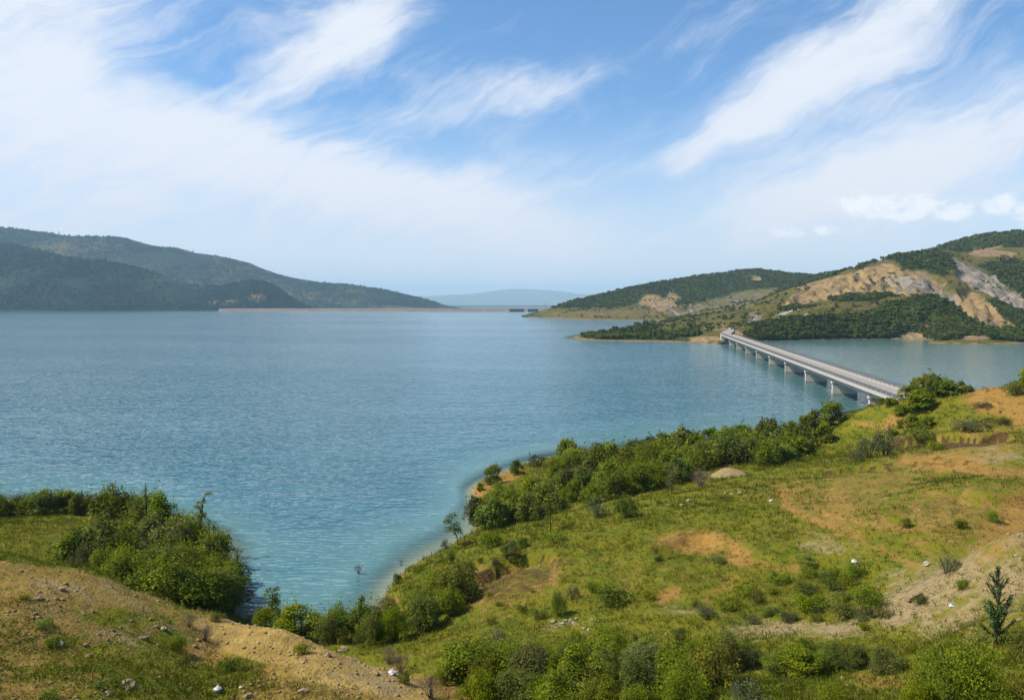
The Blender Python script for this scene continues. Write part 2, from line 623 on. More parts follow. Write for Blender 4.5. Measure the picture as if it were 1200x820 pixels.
M = {}
M['ground'] = mat_ground()
M['hill'] = mat_hill('near')
M['farhill'] = mat_hill('far')
M['water'] = mat_water()
M['leaf'] = mat_leaf('bush_leaves', (.042, .070, .003), (.118, .162, .005), (.250, .272, .009), .34)
M['leaf_bright'] = mat_leaf('bright_bush_leaves', (.050, .082, .004), (.135, .178, .006), (.27, .29, .012), .34, False)
M['leaf_olive'] = mat_leaf('olive_leaves', (.045, .055, .008), (.105, .118, .016), (.20, .20, .035), .3)
M['leaf_grey'] = mat_leaf('grey_green_leaves', (.060, .075, .028), (.115, .130, .050), (.20, .21, .09))
M['needle'] = mat_leaf('pine_needles', (.045, .075, .018), (.090, .130, .032), (.16, .20, .06), .25)
M['grass'] = mat_leaf('grass_blades', (.048, .072, .004), (.106, .124, .007), (.190, .172, .016), .3, False)
M['drygrass'] = mat_leaf('dry_grass_blades', (.10, .075, .028), (.20, .15, .055), (.34, .26, .10), .3, False)
M['canopy'] = mat_leaf('far_tree_leaves', (.026, .046, .009), (.062, .086, .013), (.135, .150, .024), .3, False)
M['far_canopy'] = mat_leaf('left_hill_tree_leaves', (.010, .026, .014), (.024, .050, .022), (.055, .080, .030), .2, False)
M['bark'] = mat_plain('bark', (.085, .062, .042), (.045, .032, .022), 6, .95, .6, .03, .1)
M['deadwood'] = mat_plain('dead_twigs', (.17, .115, .095), (.095, .062, .055), 9, .9, .3, .02, .1)
M['concrete'] = mat_concrete('bridge_concrete', (.58, .53, .45), (.47, .42, .345))
M['pale_concrete'] = mat_plain('pale_edge_concrete', (.47, .435, .38), (.40, .365, .31), 1.2, .85, .2, .02, .2)
M['asphalt'] = mat_plain('worn_pale_asphalt', (.31, .285, .25), (.25, .23, .20), .5, .9, .2, .01, .2)
M['steel'] = mat_plain('galvanised_rail', (.20, .205, .21), (.13, .13, .135), 2, .5, .1, .01, .5, .6)
M['paint'] = mat_plain('road_paint', (.72, .71, .68), (.6, .59, .56), 2, .7, .1, .01)
M['stone'] = mat_plain('stone', (.29, .22, .115), (.19, .14, .07), 4, .9, .6, .05, .2)
M['palestone'] = mat_plain('pale_stone', (.40, .36, .27), (.29, .25, .18), 5, .9, .5, .03, .2)
M['sand'] = mat_plain('tipped_sand', (.30, .225, .105), (.225, .165, .075), 1.8, .95, .7, .08, .1)
M['plastic'] = mat_plain('white_plastic', (.50, .50, .49), (.38, .39, .38), 6, .4, .2, .02, .5)
M['mast'] = mat_plain('mast_paint', (.30, .29, .30), (.24, .22, .23), 1, .6, .1, .01)
M['dam'] = mat_plain('dam_rockfill', (.25, .20, .16), (.19, .15, .12), .03, .95, .6, .6, .1)
M['gate'] = mat_plain('spillway_concrete', (.10, .115, .12), (.065, .075, .08), .05, .8, .2, .1)
M['hull'] = mat_plain('barge_hull', (.06, .06, .065), (.035, .035, .04), .3, .6, .1, .05)


# ------------------------------------------------------------------ near ground
BR_U = Vector((6.0, 38.4, 0)).normalized()          # along the bridge, away from the camera
BR_N = Vector((BR_U.y, -BR_U.x, 0))                  # to the right of it
SPAN = 38.87
DECK_W = 9.4
DECK_Z = 6.2


def br(k, off=0.0, z=0.0):
    """point on the bridge: k spans from the last water pier, off metres right of the left deck edge"""
    p = Vector((96.2, 241, 0)) + BR_U * (k * SPAN) + BR_N * off
    return Vector((p.x, p.y, z))


near_pts = []
Z0 = [(455, 694), (452, 704), (470, 670), (500, 653), (530, 638), (554, 622), (558, 605), (556, 590), (552, 577), (560, 568), (575, 560), (600, 551),
      (640, 537), (700, 530), (760, 524), (850, 515), (920, 505), (980, 491), (1008, 483),
      (-60, 590), (0, 592), (60, 591), (110, 592), (170, 598), (230, 615), (268, 640), (272, 668), (262, 698), (268, 716), (300, 728), (350, 742), (410, 742), (445, 722)]
near_pts += [at_z(a, b, 0) for a, b in Z0]
LAND = [(600, 650, 2.6), (560, 640, 1.6), (520, 670, 1.8), (480, 690, 1.1), (650, 640, 3.8), (700, 640, 5), (700, 600, 3.6), (640, 600, 2.4), (600, 590, 1.4), (640, 570, 1.6),
        (700, 555, 1.8), (760, 600, 5), (760, 560, 3.0), (850, 590, 6.6), (850, 550, 4.4), (930, 540, 5.2), (950, 565, 7.2), (985, 505, 2.6), (1020, 492, 2.6), (1010, 520, 5.0),
        (1050, 502, 5.6), (1000, 545, 7.4), (1060, 545, 8.6), (1110, 560, 10.0), (1200, 560, 12.2), (1200, 520, 12.2), (1130, 525, 9.4), (1200, 620, 14.2), (1100, 620, 10.5),
        (1150, 655, 11.3), (1050, 690, 8.7), (1000, 640, 8.6), (950, 610, 7.8), (900, 640, 7.4), (900, 700, 6.9), (800, 650, 6.2), (800, 700, 5.9), (900, 735, 7.5), (1000, 735, 8.7), (1100, 735, 10.2),
        (700, 700, 5.3), (640, 700, 4.4), (560, 690, 3.2), (560, 740, 4.0), (600, 770, 5.6), (500, 720, 1.3), (500, 752, 2.2), (450, 762, 2.2), (900, 800, 10.2), (1000, 790, 10.4),
        (1100, 800, 11.8), (1200, 800, 13.2), (1200, 720, 13.0), (700, 800, 8.0), (620, 815, 7.7), (800, 800, 9.0), (700, 755, 6.2), (800, 760, 7.2), (545, 800, 6.3), (700, 870, 9.8), (900, 870, 11.4), (1150, 870, 13.2),
        (500, 770, 3.4),
        # left spoil mounds
        (0, 657, 14.0), (60, 664, 13.3), (130, 681, 12.3), (200, 702, 11.1), (245, 716, 10.3), (275, 733, 10.3), (300, 729, 10.6), (330, 735, 10.4), (400, 763, 9.4), (450, 782, 8.7), (500, 803, 7.9),
        (0, 720, 13.4), (100, 740, 12.3), (180, 760, 11.2), (250, 770, 9.9), (0, 820, 13.0), (150, 810, 11.8), (250, 815, 10.5), (350, 790, 9.9), (350, 830, 10.3), (450, 820, 9.2), (540, 830, 8.1), (250, 900, 12.0), (0, 900, 13.5), (500, 900, 10), (-150, 700, 14), (-150, 820, 13.5),
        # low ground behind them, left
        (50, 615, 2.6), (0, 615, 2.8), (100, 605, 1.6), (30, 640, 4.0), (120, 650, 2.6), (200, 660, 1.7), (230, 690, 1.5), (100, 680, 3.6), (-100, 620, 3.2), (-100, 650, 5), (160, 620, 1.4)]
near_pts += [at_z(a, b, c) for a, b, c in LAND]
near_pts += [at_y(0, 680, 56), at_y(150, 712, 56), at_y(280, 752, 53), at_y(380, 786, 51), at_y(460, 812, 50)]
DEEP = [(350, 650, -3.5), (380, 600, -6), (480, 560, -7), (600, 500, -9), (800, 470, -9), (950, 458, -9), (1100, 436, -7), (1180, 452, -4), (1165, 467, -1.0), (0, 550, -6), (250, 570, -6), (300, 690, -2.2), (400, 690, -1.6),
        (300, 620, -4.5), (430, 650, -1.8), (520, 600, -2.4), (1040, 470, -3), (900, 485, -5), (700, 505, -5), (-200, 570, -5), (450, 675, -.7), (500, 635, -.9)]
near_pts += [at_z(a, b, c) for a, b, c in DEEP]
# hillock with bushes, the notch and the cut slope at the right edge
near_pts += [at_y(1040, 478, 141), at_y(1065, 474, 138), at_y(1090, 467, 138), at_y(1115, 466, 137), at_y(1135, 470, 137), at_y(1158, 482, 136), at_y(1174, 470, 134), at_y(1200, 453, 131),
             at_y(1240, 438, 129), at_y(1300, 450, 130), at_y(1085, 500, 122), at_y(1120, 500, 118), at_y(1180, 505, 112), at_y(1300, 520, 105), at_y(1350, 620, 75), at_y(1350, 800, 45)]
near_pts += [(72, 156, 6.8), (84, 155, 6.5), (98, 158, 5.6), (115, 152, 5.6), (140, 145, 5.8), (100, 175, 4.4), (125, 172, 3.8), (150, 175, 4), (110, 195, 1.2), (130, 200, .4), (150, 210, -.5), (112, 212, -2)]
near_pts += [tuple(br(-1.0, 4.5, .4)), tuple(br(-1.25, 4.5, 2.4)), tuple(br(-1.5, 4.5, 4.8)), tuple(br(-1.75, 4.5, 5.7)), tuple(br(-2.0, 5, 5.8)), tuple(br(-.5, 4.5, -4))]
tps_near = TPS(near_pts, 2e-5)


def poly_dist(X, Y, pts):
    """distance to an open polyline and which side (+ = left of its direction)"""
    best = np.full(X.shape, 1e9); side = np.zeros(X.shape); along = np.zeros(X.shape)
    n = len(pts) - 1
    for i, (a, b) in enumerate(zip(pts, pts[1:])):
        ax, ay = a[0], a[1]; bx, by = b[0], b[1]
        dx, dy = bx - ax, by - ay
        L = dx * dx + dy * dy + 1e-9
        t = np.clip(((X - ax) * dx + (Y - ay) * dy) / L, 0, 1)
        ex, ey = X - ax - t * dx, Y - ay - t * dy
        d = np.hypot(ex, ey)
        m = d < best
        best = np.where(m, d, best)
        side = np.where(m, np.sign(dx * (Y - ay) - dy * (X - ax)), side)
        along = np.where(m, (i + t) / n, along)
    return best, side, along


# eroded scarps: polyline in photo px with height guess, drop (m), run (m)
SCARPS = [
    ([(752, 655, 6.0), (775, 634, 6.2), (800, 622, 6.4), (830, 622, 6.6), (855, 633, 6.8), (885, 652, 7.1)], .75, 7.0),
    ([(1050, 516, 7.0), (1080, 514, 8.0), (1110, 513, 9.0), (1150, 512, 10.0), (1178, 508, 10.8)], 2.6, 5.5),
    ([(965, 553, 7.0), (1000, 547, 7.6), (1045, 543, 8.4)], 1.0, 4.0),
    ([(520, 690, 2.4), (560, 672, 2.8), (600, 660, 3.3), (640, 650, 3.8), (660, 655, 4.2)], 1.3, 7.0),
    ([(1120, 575, 10.6), (1160, 585, 11.6), (1200, 575, 12.6)], .7, 4.0),
    ([(768, 700, 5.8), (790, 695, 6.0)], .7, 2.0),
    ([(480, 690, 1.2), (500, 672, 1.7), (523, 663, 2.0)], .6, 3.0),
]
def on_tps(px, py):
    rx, rz = ray(px, py)
    Y = np.arange(24, 180, .5)
    hit = np.nonzero(H + rz * Y <= tps_near(rx * Y, Y))[0]
    return (rx * Y[hit[0]], Y[hit[0]]) if len(hit) else at_z(px, py, 6)[:2]


SC_W = [([on_tps(q[0], q[1]) for q in pl], dr, run) for pl, dr, run in SCARPS]


def near_height(X, Y):
    z = tps_near(X, Y)
    land = smooth(-.6, 1.2, z)
    z = z + land * (fbm(X, Y, 14, 3, 3) * .55 + fbm(X, Y, 4.2, 3, 9) * .30 + fbm(X, Y, 1.6, 3, 21) * .17)
    rough = smooth(56, 48, Y) * smooth(6, 3, X) * land
    z = z + rough * (fbm(X, Y, 2.6, 4, 33) * .30)
    wx = X + fbm(X, Y, 4, 4, 41) * 1.2; wy = Y + fbm(X, Y, 4, 4, 43) * 1.2
    for pl, dr, run in SC_W:
        d, s, al = poly_dist(wx, wy, pl)
        ends = smooth(0, .12, al) * smooth(1, .88, al)
        z = z - np.where(s < 0, dr * smooth(0, .7, d) * smooth(run, run * .1, d) * ends, 0)
        z = z + np.where(s >= 0, .18 * dr * smooth(1.6, 0, d) * ends, 0)
    # small wave-cut lip just above the water
    z = np.where((z > 0) & (z < .7), z + .35 * smooth(0, .25, z) * smooth(.7, .4, z), z)
    return z


def graded(a, b, s0, s1):
    v = [a]
    while v[-1] < b:
        t = (v[-1] - a) / (b - a)
        v.append(v[-1] + s0 + (s1 - s0) * t)
    return np.array(v)


ys = graded(12, 250, .26, 1.05)
xs = np.arange(-115, 190, .5)
GX, GY = np.meshgrid(xs, ys)
GZ = near_height(GX, GY)


def ground_z(x, y):
    i = np.clip(np.searchsorted(xs, x) - 1, 0, len(xs) - 2)
    j = np.clip(np.searchsorted(ys, y) - 1, 0, len(ys) - 2)
    tx = np.clip((x - xs[i]) / (xs[i + 1] - xs[i]), 0, 1); ty = np.clip((y - ys[j]) / (ys[j + 1] - ys[j]), 0, 1)
    return (GZ[j, i] * (1 - tx) + GZ[j, i + 1] * tx) * (1 - ty) + (GZ[j + 1, i] * (1 - tx) + GZ[j + 1, i + 1] * tx) * ty


def on_ground(px, py):
    """first point of the near ground along the ray through a photo pixel"""
    rx, rz = ray(px, py)
    Y = np.arange(22, 248, .1)
    z = ground_z(rx * Y, Y)
    hit = np.nonzero(H + rz * Y <= z)[0]
    k = hit[0] if len(hit) else len(Y) - 1
    return float(rx * Y[k]), float(Y[k]), float(z[k])


def grid_quads(ny, nx):
    i = np.arange(ny * nx).reshape(ny, nx)
    return np.stack([i[:-1, :-1].ravel(), i[:-1, 1:].ravel(), i[1:, 1:].ravel(), i[1:, :-1].ravel()], 1)


class Paint:
    """soil and plant cover of the ground, plus painted scarp shade, laid out by where the photograph shows each patch"""
    def __init__(self, X, Y, Z):
        self.px, self.py = project(X, Y, Z)
        s = np.clip(F_PX / np.maximum(Y, 20), 0, 30)
        self.wx = self.px + fbm(X, Y, 6, 4, 51) * np.minimum(s * 1.1, 16)
        self.wy = self.py + fbm(X, Y, 6, 4, 57) * np.minimum(s * .6, 9)

    def ell(self, cx, cy, rx, ry, rot=0, soft=.5):
        a = math.radians(rot)
        dx, dy = self.wx - cx, self.wy - cy
        u = (dx * math.cos(a) + dy * math.sin(a)) / rx; v = (-dx * math.sin(a) + dy * math.cos(a)) / ry
        return smooth(1 + soft, 1 - soft, np.hypot(u, v))

    def line(self, pts, w):
        d, s, al = poly_dist(self.px + (self.wx - self.px) * .35, (self.py + (self.wy - self.py) * .35), pts)
        return smooth(w * 1.3, w * .5, d)

    def poly(self, pts, soft=6):
        n = len(pts)
        inside = np.zeros(self.wx.shape, bool)
        for i in range(n):
            x1, y1 = pts[i]; x2, y2 = pts[(i + 1) % n]
            if y1 == y2:
                continue
            c = ((y1 > self.wy) != (y2 > self.wy)) & (self.wx < (x2 - x1) * (self.wy - y1) / (y2 - y1) + x1)
            inside ^= c
        d, s, al = poly_dist(self.wx, self.wy, pts + [pts[0]])
        return np.where(inside, smooth(-soft, soft, d), smooth(soft, -soft, d))


P = Paint(GX, GY, GZ)
mx_ = np.maximum.reduce
# green everywhere, less so on the spoil mounds and the right-hand slopes
mound = P.poly([(-400, 640), (0, 654), (70, 664), (140, 681), (200, 701), (260, 716), (300, 724), (350, 734), (420, 766), (480, 790), (560, 830), (560, 1100), (-400, 1100)], 5)
mound = mound * smooth(57, 52, GY)
lush = np.full(GX.shape, .86)
lush -= mound * .62
for a in ((1060, 590, 110, 45, 0, .6, .30), (1150, 620, 90, 40, 0, .6, .24), (960, 600, 60, 45, 0, .6, .2), (1100, 530, 90, 30, 0, .6, .3), (590, 690, 80, 35, -20, .6, .35),
          (800, 680, 120, 35, 0, .6, .22), (1180, 500, 60, 40, 0, .6, .3), (900, 575, 50, 18, 0, .6, .25)):
    lush -= P.ell(*a[:6]) * a[6]
for a in ((150, 728, 60, 10, 0, .6, .5), (150, 770, 70, 22, 5, .6, .42), (60, 790, 50, 12, 0, .6, .3), (250, 795, 50, 16, -5, .6, .7), (205, 755, 30, 14, 0, .6, .5), (265, 780, 40, 12, -10, .6, .5),
          (355, 760, 22, 8, 15, .6, .5), (215, 712, 60, 7, 8, .6, .3), (290, 770, 40, 8, -20, .6, .5), (180, 810, 90, 18, 0, .6, .4)):
    lush += P.ell(*a[:6]) * a[6]
lush = np.clip(lush, .05, 1)
earth = mx_([
    P.ell(815, 634, 48, 15, 0) * .95, P.ell(868, 645, 26, 14, 30) * .9, P.ell(905, 662, 20, 8, 30) * .7, P.ell(930, 668, 26, 8, 0) * .7,
    P.ell(1110, 542, 62, 12, 0) * .85, P.line([(1060, 538), (1110, 547), (1160, 553), (1215, 556)], 7) * .9,
    P.ell(1160, 465, 32, 20, 0) * .9, P.ell(1190, 480, 30, 22, 0) * .8, P.ell(1050, 493, 14, 8, 0) * .95, P.line([(1000, 496), (1020, 497), (1040, 502)], 4) * .8,
    P.line([(912, 575), (920, 592), (945, 605), (975, 615)], 6) * .75, P.line([(932, 575), (945, 592), (985, 606), (1030, 616), (1090, 622)], 2.2) * .95,
    P.line([(920, 570), (932, 596), (965, 612), (1010, 622)], 2.2) * .9, P.line([(985, 612), (1020, 640), (1075, 662)], 6) * .7, P.line([(1045, 648), (1080, 665), (1100, 655), (1065, 634)], 5) * .6,
    P.ell(1190, 600, 40, 26, -35) * .85, P.ell(1170, 640, 45, 18, -25) * .7, P.ell(555, 690, 18, 30, 20) * .75, P.ell(600, 668, 40, 10, -15) * .62, P.ell(650, 672, 8, 22, 0) * .8, P.ell(625, 690, 38, 14, 0) * .45,
    P.ell(785, 698, 22, 7, -15) * .8, P.line([(832, 698), (850, 684), (862, 676)], 4) * .6, P.ell(1020, 565, 50, 16, 0) * .48, P.ell(980, 590, 16, 22, 30) * .6, P.ell(1150, 580, 55, 18, 0) * .4,
    P.ell(452, 706, 10, 12, 0) * .9, P.ell(566, 572, 18, 9, 0) * 1.0, P.ell(590, 558, 28, 7, -15) * .85, P.ell(1030, 800, 40, 14, 0) * .6, P.ell(520, 806, 40, 10, 25) * .85,
    mound * P.ell(20, 700, 60, 26, 0) * .5, mound * P.ell(130, 760, 40, 12, 0) * .45, mound * P.ell(245, 765, 40, 18, 0) * .7, mound * P.ell(60, 815, 60, 14, 0) * .5,
])
sand = mx_([
    P.ell(300, 745, 70, 26, 12, .35) * mound, P.ell(390, 780, 80, 28, 22, .35) * .9 * mound, P.ell(450, 805, 70, 22, 25, .4) * .8 * mound,
])
gravel = mx_([
    P.poly([(1010, 690), (1060, 662), (1110, 650), (1160, 636), (1215, 615), (1215, 740), (1150, 745), (1080, 752), (1020, 742)], 22) * .74,
    P.ell(950, 738, 120, 13, 0, .9) * .72, P.ell(800, 716, 60, 6, 0, .9) * .6, P.ell(660, 733, 36, 8, 0, .9) * .6, P.ell(980, 640, 42, 16, 15) * .6, P.ell(1140, 520, 40, 14, 0) * .4, P.ell(910, 785, 70, 8, 0) * .5,
    P.ell(1170, 535, 40, 14, 0) * .55, mound * P.ell(120, 720, 170, 40, 12) * .38, mound * P.ell(430, 795, 60, 20, 24) * .5,
])
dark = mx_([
    P.line([(1048, 519), (1080, 518), (1110, 518), (1150, 517), (1176, 512)], 8) * .95, P.line([(752, 658), (776, 636), (800, 624), (830, 624), (856, 635), (886, 655)], 2.0) * .62,  # wide line is dark bank soil; thin one paints the orange scarp's overhang shadow
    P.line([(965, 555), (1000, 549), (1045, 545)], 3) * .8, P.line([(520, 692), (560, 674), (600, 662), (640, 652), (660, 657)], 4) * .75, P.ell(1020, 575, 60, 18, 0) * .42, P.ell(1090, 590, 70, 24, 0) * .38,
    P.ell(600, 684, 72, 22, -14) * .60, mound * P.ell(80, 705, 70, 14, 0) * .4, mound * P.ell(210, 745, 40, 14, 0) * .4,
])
wet = smooth(.40, .14, GZ) * smooth(-.05, .1, GZ)
sand = np.maximum(sand, smooth(-.05, -.5, GZ) * .95)
lush = lush * smooth(-.3, .3, GZ)
ma = np.stack([lush, earth, gravel, np.ones_like(lush)], -1).reshape(-1, 4)
mb = np.stack([dark, sand, wet, smooth(.06, -.12, GZ)], -1).reshape(-1, 4)
near_me = mesh_np('near_ground', np.stack([GX.ravel(), GY.ravel(), GZ.ravel()], 1), grid_quads(len(ys), len(xs)), smooth_shade=True, attrs={'ma': ma, 'mb': mb})
tag(obj('shore_ground', near_me, M['ground']), 'grassy near shore with spoil mounds and eroded banks', kind='structure')


def field(arr, x, y):
    i = np.clip(np.searchsorted(xs, x) - 1, 0, len(xs) - 2)
    j = np.clip(np.searchsorted(ys, y) - 1, 0, len(ys) - 2)
    return arr[j, i]


# ------------------------------------------------------------------ right-hand hills and the low point the bridge lands on
SHORE_R = [(672, 396), (700, 399), (760, 400), (815, 401), (845, 402.5), (872, 401), (880, 399), (940, 398), (1000, 397), (1060, 396.5), (1085, 397.5), (1095, 402), (1150, 403), (1200, 402), (1260, 402),
           (676, 394), (700, 389.5), (730, 384), (760, 380), (772, 377), (640, 369), (660, 373), (700, 375), (750, 375.5), (772, 375.5)]
HR = [at_z(a, b, 0) for a, b in SHORE_R]
HR += [at_y(*q) for q in [
    (720, 389, 660), (760, 387, 680), (800, 384, 700), (840, 379, 730), (860, 384, 650), (880, 371, 760), (740, 395, 625), (800, 394, 620), (850, 397, 575),
    (890, 382, 620), (960, 369, 660), (1040, 356, 700), (1100, 347, 720), (1130, 352, 690), (900, 369, 720), (980, 353, 780), (1060, 336, 820), (1100, 336, 800),
    (880, 358, 950), (920, 342, 980), (960, 327, 1000), (1000, 315, 1030), (1040, 304, 1050), (1080, 298, 1080), (1110, 294, 1120),
    (960, 341, 880), (1000, 331, 900), (1050, 318, 930), (1095, 313, 960), (1130, 285, 1350), (1160, 279.5, 1450), (1200, 284, 1450), (1260, 283, 1450),
    (1140, 310, 1050), (1180, 320, 1000), (1200, 335, 900), (1180, 360, 760), (1150, 370, 700), (1120, 365, 680), (1170, 386, 635), (1200, 380, 660), (1260, 370, 660), (1130, 392, 600), (1100, 385, 620),
    (960, 385, 625), (1040, 378, 640), (1080, 371, 660), (900, 391, 605), (1260, 320, 900),
    (650, 364, 1560), (668, 357, 1620), (690, 350, 1660), (730, 341, 1700), (760, 336, 1720), (830, 329, 1750), (860, 323.5, 1780), (890, 318.5, 1800), (915, 321, 1800), (940, 331, 1750),
    (700, 369, 1420), (760, 364, 1440), (800, 351, 1550), (850, 346, 1600), (830, 363, 1350), (870, 356, 1350), (800, 371, 1180), (840, 369, 1100), (930, 346, 1450), (970, 322, 1520), (1000, 319, 1500)]]
HR += [(r[0], r[1], z) for r, z in [(at_y(700, 370, 2300), 20), (at_y(850, 360, 2500), 30), (at_y(950, 355, 2500), 40), (at_y(1000, 330, 1260), 45), (at_y(1050, 320, 1280), 60), (at_y(1200, 340, 2300), 70)]]
HR += [at_z(a, b, c) for a, b, c in [(600, 380, -12), (640, 400, -10), (800, 425, -12), (900, 430, -12), (1000, 412, -9), (1150, 425, -12), (700, 381, -4), (640, 378, -6), (740, 378, -2.5), (600, 366, -12), (1050, 404, -4)]]
HR += [tuple(br(8.0, 4.5, 4.6)), tuple(br(8.15, 4.5, 5.8)), (158, 590, 6.0), (172, 630, 6.2), (192, 668, 7.4), (225, 700, 10.0), tuple(br(7.6, 4.5, -.6)), tuple(br(7, 4.5, -5))]
tps_r = TPS(HR, 2e-5)


def ridged(X, Y, wl, oct, s):
    return 1 - 2 * np.abs(fbm(X, Y, wl, oct, s))


RX, RY = np.meshgrid(np.concatenate([np.arange(20, 260, 4.0), np.arange(260, 640, 2.6), np.arange(640, 1500, 6.0)]), np.concatenate([np.arange(545, 760, 3.6), np.arange(760, 1100, 2.8), np.arange(1100, 2500, 8.0)]))
rxs, rys = RX[0], RY[:, 0]


def right_height(X, Y, masks=None):
    z = tps_r(X, Y)
    land = smooth(0, 14, z)
    z = z + land * (fbm(X, Y, 150, 4, 71) * 5.5 * smooth(620, 900, Y) + fbm(X, Y, 34, 4, 77) * 1.7)
    return z


RZ0 = right_height(RX, RY)


class PaintR(Paint):
    def __init__(self, X, Y, Z):
        self.px, self.py = project(X, Y, Z)
        self.wx = self.px + fbm(X, Y, 46, 4, 81) * 9
        self.wy = self.py + fbm(X, Y, 46, 4, 87) * 4


Q = PaintR(RX, RY, RZ0)
Q.near = smooth(1010, 900, RY)
r_wood = mx_([
    Q.poly([(872, 392), (900, 383), (960, 374), (1030, 364), (1075, 348), (1110, 346), (1125, 352), (1150, 372), (1130, 386), (1165, 372), (1190, 380), (1215, 376), (1215, 402), (1080, 400), (872, 402)], 3) * smooth(840, 780, RY),
    Q.poly([(1040, 303), (1080, 297), (1118, 296), (1118, 312), (1100, 322), (1085, 315), (1060, 312)], 3),
    Q.poly([(1100, 308), (1135, 306), (1160, 318), (1215, 322), (1215, 352), (1170, 332), (1130, 316)], 3) * .9,
    Q.poly([(1112, 292), (1160, 276), (1215, 280), (1215, 292), (1170, 288), (1130, 300)], 2) * smooth(1050, 1150, RY), Q.ell(1190, 316, 40, 8, 8) * .9,
    Q.poly([(1125, 340), (1165, 352), (1215, 378), (1215, 392), (1170, 366)], 3) * .85,
    Q.poly([(880, 345), (930, 328), (1000, 316), (1000, 324), (960, 336), (900, 352)], 3) * smooth(1050, 1200, RY), smooth(1100, 1300, RY) * .93,
    Q.ell(1008, 319, 11, 9, 0) * smooth(1090, 1030, RY), Q.ell(990, 348, 22, 5, -10) * .8, Q.ell(1025, 346, 26, 5, -8) * .9, Q.ell(940, 356, 18, 4, -20) * .6, Q.ell(960, 345, 14, 5, 0) * .55,
    Q.poly([(674, 395), (700, 391), (715, 394), (740, 396), (770, 393), (800, 391), (820, 394), (815, 402), (676, 400)], 1) * smooth(660, 640, RY) * .60,
])
r_bare = mx_([
    Q.poly([(905, 360), (945, 330), (985, 316), (1030, 306), (1060, 312), (1090, 318), (1105, 330), (1100, 340), (1060, 344), (1010, 344), (960, 350), (925, 358)], 4) * smooth(1060, 1010, RY),
    Q.poly([(1092, 344), (1138, 338), (1168, 360), (1196, 384), (1166, 391), (1134, 370)], 3) * 1.0 * smooth(900, 840, RY), Q.ell(1172, 299, 36, 8, 6, .35) * 1.0 * smooth(1050, 1100, RY),
    Q.poly([(1110, 300), (1125, 300), (1160, 335), (1140, 340)], 3) * .6, Q.ell(1086, 383, 10, 14, 0) * .7 * smooth(800, 760, RY), Q.ell(1070, 393, 20, 4, 0) * .9 * smooth(800, 760, RY), Q.ell(1140, 396, 22, 5, 0) * .9 * smooth(800, 760, RY), Q.ell(1010, 391, 14, 4, 0) * .6 * smooth(800, 760, RY),
    Q.ell(770, 355, 22, 9, 0) * .75, Q.ell(788, 350, 8, 14, 30) * .6, Q.ell(886, 326, 10, 4, 0) * .8, Q.ell(845, 384, 24, 6, -8) * .6 * smooth(900, 850, RY), Q.ell(830, 398, 22, 3, 0) * .9, Q.ell(862, 394, 14, 7, 0) * .9, smooth(1.1, .4, RZ0) * .6,
    Q.poly([(636, 366), (690, 362), (790, 363), (790, 376), (640, 376)], 2) * .42,
])
r_grey = mx_([
    Q.poly([(1112, 300), (1125, 302), (1165, 322), (1200, 340), (1215, 366), (1185, 360), (1150, 338), (1125, 322)], 3) * .95, Q.ell(1060, 328, 26, 10, 10) * .62 * smooth(1060, 1010, RY), Q.ell(1088, 332, 16, 10, 20) * .7, Q.ell(1105, 342, 18, 8, 20) * .7, Q.ell(884, 370, 8, 9, 20) * .85 * smooth(900, 850, RY),
    Q.poly([(800, 360), (850, 345), (905, 340), (900, 352), (860, 366), (800, 368)], 3) * .45, Q.ell(804, 369, 16, 2, 0) * .9, Q.line([(778, 353), (790, 365), (798, 370)], 1.2), Q.line([(808, 357), (809, 366)], .9),
    Q.line([(897, 360), (902, 365)], 1.6) * smooth(900, 850, RY), Q.line([(886, 380), (915, 372), (960, 365), (1030, 354), (1100, 345)], 1.3) * .55 * smooth(900, 850, RY),
])
r_wood = np.clip(r_wood - .9 * np.maximum(r_bare, r_grey) * (r_bare > .35), 0, 1) if False else r_wood
open_E = mx_([Q.poly([(630, 360), (690, 361), (735, 358), (770, 352), (800, 358), (800, 382), (630, 380)], 2), Q.poly([(795, 366), (820, 352), (850, 346), (905, 339), (935, 345), (900, 353), (870, 360), (860, 372), (800, 378)], 3) * .95]) * smooth(1000, 1100, RY)
r_wood = r_wood * (1 - open_E)
gul = np.maximum(r_bare, r_grey)
gcoord = RX * .94 - RY * .34
RZ = RZ0 - gul * smooth(1100, 900, RY) * smooth(6, 20, RZ0) * (1 - ridged(gcoord * 2.2, RY * .5 + RX * .15, 38, 3, 91)) * 12.0 - gul * smooth(1100, 1000, RY) * smooth(6, 20, RZ0) * (1 - ridged(gcoord * 1.6, RY * .3 + RX * .1, 15, 2, 97)) * 3.4
RZ = RZ + r_wood * smooth(1080, 1250, RY) * fbm(RX, RY, 22, 3, 95) * 3.0
r_ma = np.stack([r_wood, r_bare, r_grey, np.ones_like(r_wood)], -1).reshape(-1, 4)
tag(obj('right_hills', mesh_np('right_hills', np.stack([RX.ravel(), RY.ravel(), RZ.ravel()], 1), grid_quads(*RX.shape), smooth_shade=True, attrs={'ma': r_ma}), M['hill']),
    'wooded and eroded hills across the water on the right', kind='structure')


def bil(xv, yv, A, x, y):
    i = np.clip(np.searchsorted(xv, x) - 1, 0, len(xv) - 2)
    j = np.clip(np.searchsorted(yv, y) - 1, 0, len(yv) - 2)
    tx = (x - xv[i]) / (xv[i + 1] - xv[i]); ty = (y - yv[j]) / (yv[j + 1] - yv[j])
    return (A[j, i] * (1 - tx) + A[j, i + 1] * tx) * (1 - ty) + (A[j + 1, i] * (1 - tx) + A[j + 1, i + 1] * tx) * ty


